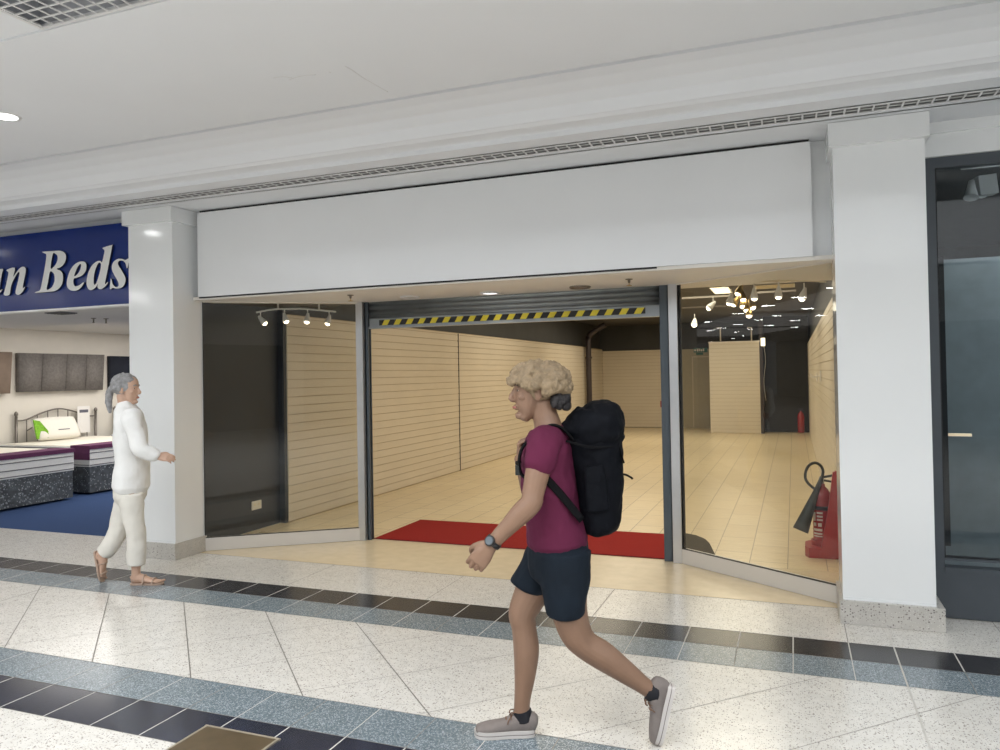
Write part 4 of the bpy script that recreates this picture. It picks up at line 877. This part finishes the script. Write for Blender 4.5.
# hair
rnd = random.Random(4)
bm = B()
for i in range(230):
    u = rnd.uniform(-.35, 1); ph = rnd.uniform(0, 2*PI); rr = math.sqrt(max(0, 1-u*u)); x, y, z = rr*math.cos(ph), rr*math.sin(ph), u
    if x > .45 and z < .25: continue
    if x > -.05 and z < -.05: continue
    kx = .146 if x > 0 else .135
    ell(bm, HP(-.012+x*kx, y*.10, .026+z*.090), (rnd.uniform(.018, .032),)*3, 1)
ell(bm, HP(-.012, 0, .035), (.105, .085, .098), 3)
obj('hair', melt(bm, .006, 2, .5, .006, 40, 1), M['hair'], person, False, True, label='sandy tousled hair')
bm = B()
for i in range(60):
    a = rnd.uniform(.62, 1.38)*PI; ell(bm, HP(-.04+.10*math.cos(a), .074*math.sin(a), rnd.uniform(-.078, -.02)), (rnd.uniform(.016, .026),)*3, 1)
obj('nape_hair', melt(bm, .006, 2, .5, .004, 40, 2), M['dark_hair'], person, False, True, label='dark hair at the nape')
# shoes: built flat (x to the toe, z up, heel at x=0), then placed
def shoe(par, mtx, side):
    rows = [(.012, 0, .055, .045, .034), (.04, 0, .062, .050, .036), (.085, 0, .058, .042, .037), (.13, 0, .047, .033, .039), (.18, 0, .041, .028, .044), (.225, 0, .037, .023, .044), (.256, 0, .033, .018, .036)]
    bm = B(); loft(bm, [(x, y, z, h, w_) for x, y, z, h, w_ in rows], (0, 0, 1), 4, 20, .7)
    for v in bm.verts: v.co.z = max(v.co.z, .022)
    bmesh.ops.transform(bm, matrix=mtx, verts=bm.verts[:]); sh = obj('shoe', bm, M['shoe'], par, False, True, label='taupe canvas shoe')
    bm = B(); n = 28; lo = []; 
    out = [(.002, .0), (.008, .026), (.04, .036), (.09, .037), (.14, .041), (.19, .047), (.235, .045), (.262, .03), (.274, .0)]
    out = spline([(x, y, 0) for x, y in out], 4); ring = [(x, y) for x, y, _ in out]+[(x, -y) for x, y, _ in out[-2:0:-1]]
    for z0, z1, gk, mi in ((.002, .016, 0, 0), (.016, .0195, .0012, 1), (.0195, .034, 0, 0)):
        c = V((.138, 0, 0)); pp = [((V((x, y, 0))-c)*(1+gk*5)+c) for x, y in ring]
        prism(bm, [(p.x, p.y, z0) for p in pp], (0, 0, z1-z0), mi)
    bmesh.ops.transform(bm, matrix=mtx, verts=bm.verts[:]); obj('sole', bm, [M['sole'], M['sole_line']], sh, label='off-white rubber sole')
    bm = B()
    for k in range(4):
        x = .105+.022*k; z = .093-.011*k
        tube(bm, [(x, -.026, z-.014), (x+.004, 0, z+.001), (x, .026, z-.014)], .0035, 6)
    tube(bm, [(.10, .0, .094), (.085, .016, .108), (.105, .024, .112), (.115, .01, .098)], .003, 6); tube(bm, [(.10, .0, .094), (.09, -.018, .106), (.11, -.026, .104), (.115, -.01, .098)], .003, 6); tube(bm, [(.10, 0, .095), (.118, .034, .085), (.124, .042, .068)], .0028, 6)
    bmesh.ops.transform(bm, matrix=mtx, verts=bm.verts[:]); obj('laces', bm, M['lace'], sh)
    bm = B(); loft(bm, [(.052, 0, .07, .047, .040), (.055, 0, .092, .043, .038), (.058, 0, .112, .041, .038)], (1, 0, 0), 4, 20, .3)
    bmesh.ops.transform(bm, matrix=mtx, verts=bm.verts[:]); obj('sock', bm, M['sock'], sh, False, True)
hp = wq(535.5, 737, -.05); tp_ = wq(474.5, 733, -.05); hp.z = .0
shoe(person, Matrix.Translation((hp.x, -.05, 0.0)), -1)
h2, t2 = wq(675, 684, .055), wq(661, 741, .055)
fd = (t2-h2).normalized(); an = math.atan2(-fd.z, fd.x)
mt2 = Matrix.Translation(h2) @ Matrix.Rotation(an, 4, 'Y')
shoe(person, mt2, 1)
# watch
wa = (LE-LW).normalized(); wc = LW+wa*.018
bm = B(); R_ = V((0, 0, 1)).rotation_difference(wa).to_matrix().to_4x4()
lathe(bm, [(.033, -.011), (.0365, -.010), (.0365, .010), (.033, .011)], (0, 0, 0), 24); bmesh.ops.transform(bm, matrix=Matrix.Translation(wc) @ R_, verts=bm.verts[:])
wt = obj('wristwatch', bm, M['watch'], person, label='black wristwatch on the left wrist')
nm = (V((.45, 1, .45))-wa*V((.45, 1, .45)).dot(wa)).normalized(); R2 = V((0, 0, 1)).rotation_difference(nm).to_matrix().to_4x4()
bm = B(); lathe(bm, [(.018, .027), (.0225, .029), (.0225, .038), (.019, .041), (.017, .0405)], (0, 0, 0), 28); bmesh.ops.transform(bm, matrix=Matrix.Translation(wc) @ R2, verts=bm.verts[:]); obj('case', bm, M['watch'], wt)
bm = B(); lathe(bm, [(.0165, .040), (.0165, .0415)], (0, 0, 0), 28); bmesh.ops.transform(bm, matrix=Matrix.Translation(wc) @ R2, verts=bm.verts[:]); obj('dial', bm, M['watch_face'], wt)

# ---- rucksack
def tw(p): return WROOT + wf*p[0] + wl*p[1] + V((0, 0, p[2]))
pk = thing('rucksack', 'tall black rucksack on the back of the person in the maroon t-shirt', 'rucksack', tw(wq(598, 533)), WROT)
PKO = wq(598, 533); PKO = V((PKO.x, 0, PKO.z))
PKI = Matrix.Translation(-PKO)
def pk_obj(name, bm_or_me, mt, par, smooth=True, label=None):
    if isinstance(bm_or_me, bpy.types.Mesh): bm_or_me.transform(PKI)
    else: bmesh.ops.transform(bm_or_me, matrix=PKI, verts=bm_or_me.verts[:])
    return obj(name, bm_or_me, mt, par, False, smooth, label)
bm = B()
loft(bm, [row(594, 436, 0, .126, .135), row(595.5, 455, 0, .120, .15), row(597.5, 478, 0, .113, .155), row(598.5, 500, 0, .108, .155), row(599, 518, 0, .101, .148), row(600, 526, 0, .086, .135)], (1, 0, 0), 5, 26, .35)
mb = melt(bm, .008, 4, .5, .011, 9, 5); pbody = pk_obj('main_bag', mb, M['pack'], pk)
bm = B()
loft(bm, [row(595, 444, 0, .118, .135), row(595, 430, 0, .135, .15), row(602, 417, 0, .108, .15), row(604, 408, 0, .075, .12)], (1, 0, 0), 5, 26, .5)
ell(bm, wq(609, 421), (.07, .14, .075), 3); ell(bm, wq(577, 430), (.075, .11, .05), 3)
pk_obj('lid', melt(bm, .007, 4, .5, .012, 11, 8), M['pack'], pk)
bm = B(); loft(bm, [row(594, 466, .15, .045, .015), row(596, 487, .155, .05, .02), row(598, 510, .152, .05, .02)], (1, 0, 0), 4, 18, .5); pk_obj('side_pocket', melt(bm, .006, 3, .5, .006, 12, 4), M['pack'], pk)
def strapbm(pts, w_=.022, th=.005, across=(0, 1, 0)):
    bm = B(); loft(bm, [(*p, w_, th) for p in pts], across, 4, 10, 0); return bm
for s in (1, -1):
    sp = [wq(573, 440, .095*s), wq(562, 428, .10*s), wq(550, 425.5, .105*s), wq(536, 434, .11*s), wq(523, 447, .115*s), wq(519, 462, .12*s), wq(523, 476, .14*s), wq(537, 479, .180*s)]
    so = pk_obj('shoulder_strap', strapbm(sp, .026 if s == 1 else .024, .007), M['strap'], pk)
    lo_ = strapbm([wq(533, 470, .172*s), wq(544, 477, .187*s), wq(556, 489, .184*s), wq(568, 503, .176*s), wq(582, 520, .15*s)], .017, .005, (0, 0, 1)); pk_obj('lower_strap', lo_, M['strap'], so)
    bb = B(); c = wq(519, 470, .125*s); box(bb, c+V((-.005, -.02, -.02)), c+V((.016, .02, .02))); bevel(bb, .004); pk_obj('buckle', bb, M['black_plastic'], so, False)
bb = B(); tube(bb, [wq(519.5, 462, .115), wq(517, 463, 0), wq(519.5, 462, -.115)], .009, 8); pk_obj('chest_strap', bb, M['strap'], pk)
bb = B(); loft(bb, [(*wq(617, 440, .07), .010, .004), (*wq(620.5, 452, .075), .010, .004), (*wq(624, 463, .075), .010, .004)], (0, 1, 0), 4, 8, 0); pk_obj('hanging_strap', bb, M['strap'], pk)
bb = B(); tube(bb, [wq(620, 474.5, .03), wq(625, 474.5, .035), wq(631, 477.5, .04), wq(632.5, 479, .04)], .005, 6); pk_obj('pull_cord', bb, M['strap'], pk)
bb = B(); tube(bb, [wq(566, 441, .142), wq(590, 447, .156), wq(612, 447, .12), wq(619, 448, .03)], .006, 6); pk_obj('lid_seam_strap', bb, M['strap'], pk)

# ---- the second person, all in white, walking right past the left pillar (mostly bleached out in the photo)
GROOT = gz(128, 583); GROT = YAW
gf = V((math.cos(YAW), math.sin(YAW), 0)); gl = V((-math.sin(YAW), math.cos(YAW), 0))
def gq(px, py, y=0.0):
    q = gplane(px, py, GROOT+gl*y, gl) - GROOT; return V((q.dot(gf), y, q.z))
def grow(px, py, y, a, b2=None): q = gq(px, py, y); return (q.x, q.y, q.z, a, a if b2 is None else b2)
gp = thing('person', 'person in white clothes and tan sandals walking right past the left pillar', 'person', GROOT, GROT)
hc2 = gq(126.5, 389)
bm = B(); HP2, HR2 = head(bm, hc2, (1, 0, -.05), .96)
nk2 = gq(125.5, 407)
limb(bm, [(*(hc2+V((-.025, 0, -.05))), .05, .052), (*(nk2), .052, .06), (*(nk2+V((.01, 0, -.05))), .055, .08)])
limb(bm, [grow(128, 416, 0, .06, .11), grow(130, 430, 0, .085, .13), grow(131, 455, 0, .08, .12), grow(130, 480, 0, .085, .12), grow(130, 486, 0, .08, .12)])
S, E_, Wr = gq(131, 418, -.165), gq(141, 449, -.2), gq(157, 456.5, -.17)
limb(bm, [(*S, .055, .055), (*(S*.5+E_*.5), .046, .046), (*E_, .04, .04), (*(E_*.6+Wr*.4), .038, .037), (*Wr, .025, .027)], (0, 1, 0))
hand(bm, Wr, (1, .1, -.12), (.1, -.8, .6), (.2, .5, 1), (22, 28, 18), .92, .4)
S2, E2, W2 = gq(130, 418, .165), gq(126, 447, .2), gq(128, 474, .19)
limb(bm, [(*S2, .055, .055), (*(S2*.5+E2*.5), .046, .046), (*E2, .04, .04), (*W2, .026, .028)], (0, 1, 0))
hand(bm, W2, (.1, 0, -1), (-.1, 1, 0), (1, 0, 0), (25, 30, 20), .92, .4)
limb(bm, [grow(129, 490, -.07, .075, .075), grow(132, 512, -.07, .07, .07), grow(136, 533, -.06, .055, .055), grow(136.5, 550, -.055, .052, .05), grow(136, 568, -.05, .034, .034), grow(136, 577, -.05, .036, .034)], seg=18)
fh = gq(133.5, 583, -.05)
loft(bm, [(fh.x+.0, -.05, .045, .035, .03), (fh.x+.05, -.05, .05, .038, .034), (fh.x+.10, -.05, .038, .028, .038), (fh.x+.16, -.05, .028, .016, .043), (fh.x+.205, -.05, .024, .011, .040)], (0, 0, 1), 4, 16, .6)
for k in range(5): ell(bm, (fh.x+.228-.008*k, -.05+.030-.0155*k, .024), (.016, .0085 if k else .012, .010), 2)
limb(bm, [grow(128, 490, .07, .075, .075), grow(123, 512, .072, .07, .07), grow(116, 534, .07, .055, .055), grow(108, 547, .065, .05, .05), grow(99, 557, .06, .036, .036)], seg=18)
h3, t3 = gq(95, 552.5, .06), gq(101.5, 583, .06); t3.z = max(t3.z, .012)
fd3 = (t3-h3).normalized(); up3 = V((fd3.z*-1, 0, fd3.x)); up3 = up3 if up3.x > 0 else -up3
Mf = Matrix((fd3, V((0, 1, 0)), up3)).transposed().to_4x4(); Mf.translation = h3
def F3(x, y, z): return Mf @ V((x, y, z))
loft(bm, [(*F3(.02, 0, .045), .035, .03), (*F3(.06, 0, .05), .038, .034), (*F3(.11, 0, .038), .028, .038), (*F3(.16, 0, .028), .016, .043), (*F3(.20, 0, .024), .011, .04)], up3, 4, 16, .6)
limb(bm, [grow(103, 553, .062, .038, .038), (*F3(.05, 0, .06), .036, .034)])
for k in range(5): ell(bm, F3(.222-.008*k, .030-.0155*k, .022), (.012, .0085 if k else .012, .012), 2)
obj('body', melt(bm, .0045, 3, .45), M['skin2'], gp, False, True)
face_parts(gp, HP2, HR2, .96, M['grey_hair'])
bm = B()
limb(bm, [grow(126, 406, 0, .068, .085), grow(127, 411, 0, .088, .14), grow(129, 420, 0, .105, .17), grow(131, 437, 0, .118, .17), grow(132, 456, 0, .115, .16), grow(132, 474, 0, .125, .175), grow(131.5, 486, 0, .13, .18)], seg=26)
for a, b2, c in ((S, E_, Wr), (S2, E2, W2)):
    limb(bm, [(*(a+V((-.01, .07 if a.y < 0 else -.07, .01))), .075, .065), (*a, .073, .066), (*(a*.5+b2*.5), .068, .062), (*b2, .066, .06), (*(b2*.5+c*.5), .06, .055), (*(b2*.12+c*.88), .052, .048)], (1, 0, 0))
obj('tunic', melt(bm, .007, 4, .5, .009, 7, 6), M['linen'], gp, False, True, label='loose white long sleeved tunic')
bm = B()
limb(bm, [grow(129.5, 482, 0, .11, .15), grow(129.5, 496, 0, .115, .155)], seg=24)
loft(bm, [grow(130, 495, -.075, .098, .085), grow(133, 515, -.07, .086, .082), grow(136, 535, -.06, .074, .075), grow(136.5, 555, -.055, .07, .07), grow(136, 564, -.052, .07, .07)], (1, 0, 0), 4, 20, .15)
loft(bm, [grow(128, 495, .075, .098, .085), grow(123, 515, .072, .086, .082), grow(117, 534, .07, .074, .075), grow(109, 547, .065, .068, .07), grow(104, 553, .063, .066, .068)], (1, 0, 0), 4, 20, .15)
obj('trousers', melt(bm, .007, 4, .5, .008, 8, 2), M['offwhite'], gp, False, True, label='pale loose trousers')
bm = B()
for i in range(170):
    u = rnd.uniform(-.5, 1); ph = rnd.uniform(0, 2*PI); rr = math.sqrt(max(0, 1-u*u)); x, y, z = rr*math.cos(ph), rr*math.sin(ph), u
    if (x > .35 and z < .45) or (x > 0 and z < .0): continue
    ell(bm, HP2(-.012+x*.10, y*.082, .030+z*.092), (rnd.uniform(.014, .022),)*3, 1)
ell(bm, HP2(-.018, 0, .034), (.10, .08, .093), 3)
loft(bm, [(*HP2(-.10, 0, .02), .03, .03), (*HP2(-.14, 0, -.03), .03, .03), (*HP2(-.15, 0, -.12), .026, .026), (*HP2(-.14, 0, -.20), .014, .014)], (1, 0, 0), 4, 12, .6)
obj('hair', melt(bm, .006, 2, .5, .004, 40, 7), M['grey_hair'], gp, False, True, label='grey hair tied back')
def sandal(mtx):
    out = spline([(-.012, .0, 0), (-.004, .026, 0), (.04, .034, 0), (.10, .036, 0), (.17, .045, 0), (.22, .040, 0), (.245, .02, 0), (.25, 0, 0)], 4); ring = [(x, y) for x, y, _ in out]+[(x, -y) for x, y, _ in out[-2:0:-1]]
    bm = B(); prism(bm, [(x, y, .001) for x, y in ring], (0, 0, .014)); bmesh.ops.transform(bm, matrix=mtx, verts=bm.verts[:]); s = obj('sandal', bm, M['sandal'], gp, label='tan leather sandal')
    bm = B()
    for x, hh in ((.175, .048), (.10, .073)): tube(bm, [(x, -.044, .012), (x, -.03, hh*.8), (x, 0, hh), (x, .03, hh*.8), (x, .044, .012)], .007, 8)
    tube(bm, [(.03, -.036, .03), (-.004, -.02, .06), (-.010, 0, .065), (-.004, .02, .06), (.03, .036, .03)], .005, 8)
    bmesh.ops.transform(bm, matrix=mtx, verts=bm.verts[:]); obj('straps', bm, M['sandal'], s)
sandal(Matrix.Translation((fh.x-.01, -.05, 0)))
m3 = Mf.copy(); sandal(m3)

# ================================================================== LIGHT
def area(name, loc, rot, sx, sy, power, col):
    l = bpy.data.lights.new(name, 'AREA'); l.shape = 'RECTANGLE'; l.size = sx; l.size_y = sy; l.energy = power; l.color = col
    o = bpy.data.objects.new(name, l); C.objects.link(o); o.location = loc; o.rotation_euler = rot; return o
area('mall_fill_light', ((WX0+WX1)/2, (WY0+WY1)/2, WZ-.05), (0, 0, 0), WX1-WX0-.4, WY1-WY0-.4, 900, (.94, .97, 1))  # area lamp added out of view as general light for the mall
for x in (-14, -22, -30): area('mall_downlights', (x, -1.6, ZC-.03), (0, 0, 0), 7, 5, 130, (1, .97, .93))
for x, y in ((-4.87, 3.59), (-7.3, 3.59), (-2.2, 3.59), (.6, 3.59)):
    l = bpy.data.lights.new('downlight_lamp', 'SPOT'); l.energy = 68 if x < -4 else 45; l.spot_size = math.radians(130); l.spot_blend = .6; l.shadow_soft_size = .08; l.color = (1, .98, .95); l.specular_factor = 0
    o = bpy.data.objects.new('downlight_lamp', l); C.objects.link(o); o.location = (x, y, ZC-.02)
for x, y, p_ in ((-3.2, 9.4, 34), (-1.0, 9.2, 88), (-3.6, 13.6, 62), (-1.14, 13.7, 70), (-3.6, 18.2, 78), (-1.2, 18.2, 70)): area('shop_panel_fill_lamp', (x, y, ZT-.03), (0, 0, 0), 1.5, 2.6, p_*1.1, (1, .88, .67))  # only one sits at a panel; the others are unseen, added as fill
for pos, aim in lamps:
    l = bpy.data.lights.new('track_lamp', 'SPOT'); l.energy = 12; l.spot_size = math.radians(90); l.spot_blend = .7; l.shadow_soft_size = .03; l.color = (1, .84, .58)
    o = bpy.data.objects.new('track_lamp', l); C.objects.link(o); o.location = pos; o.rotation_euler = V(aim).to_track_quat('-Z', 'Y').to_euler()
p = gz(490, 292.5, ZH)
l = bpy.data.lights.new('soffit_lamp', 'SPOT'); l.energy = 14; l.spot_size = math.radians(110); l.spot_blend = .7; l.color = (1, .88, .68); l.shadow_soft_size = .06
o = bpy.data.objects.new('soffit_lamp', l); C.objects.link(o); o.location = (p.x, p.y, ZH-.03)
area('bed_shop_lamps', (-8.8, 9.5, 2.46), (0, 0, 0), 3.5, 4, 225, (1, .96, .9))
area('right_shop_lamps', (2.2, 6.2, 2.95), (0, 0, 0), 2, .6, 30, (.9, .97, 1))
wd = bpy.data.worlds.new('world'); bpy.context.scene.world = wd; wd.use_nodes = True
bg = wd.node_tree.nodes['Background']; bg.inputs[0].default_value = (.9, .95, 1, 1); bg.inputs[1].default_value = .55
sc = bpy.context.scene
sc.view_settings.view_transform = 'Standard'; sc.view_settings.look = 'None'; sc.view_settings.gamma = 1; sc.view_settings.use_curve_mapping = False
sc.view_settings.exposure = -.68
sc.cycles.use_denoising = True; sc.cycles.max_bounces = 10; sc.cycles.diffuse_bounces = 5; sc.cycles.transparent_max_bounces = 16
sc.cycles.sample_clamp_indirect = 2.5; sc.cycles.caustics_reflective = False; sc.cycles.caustics_refractive = False
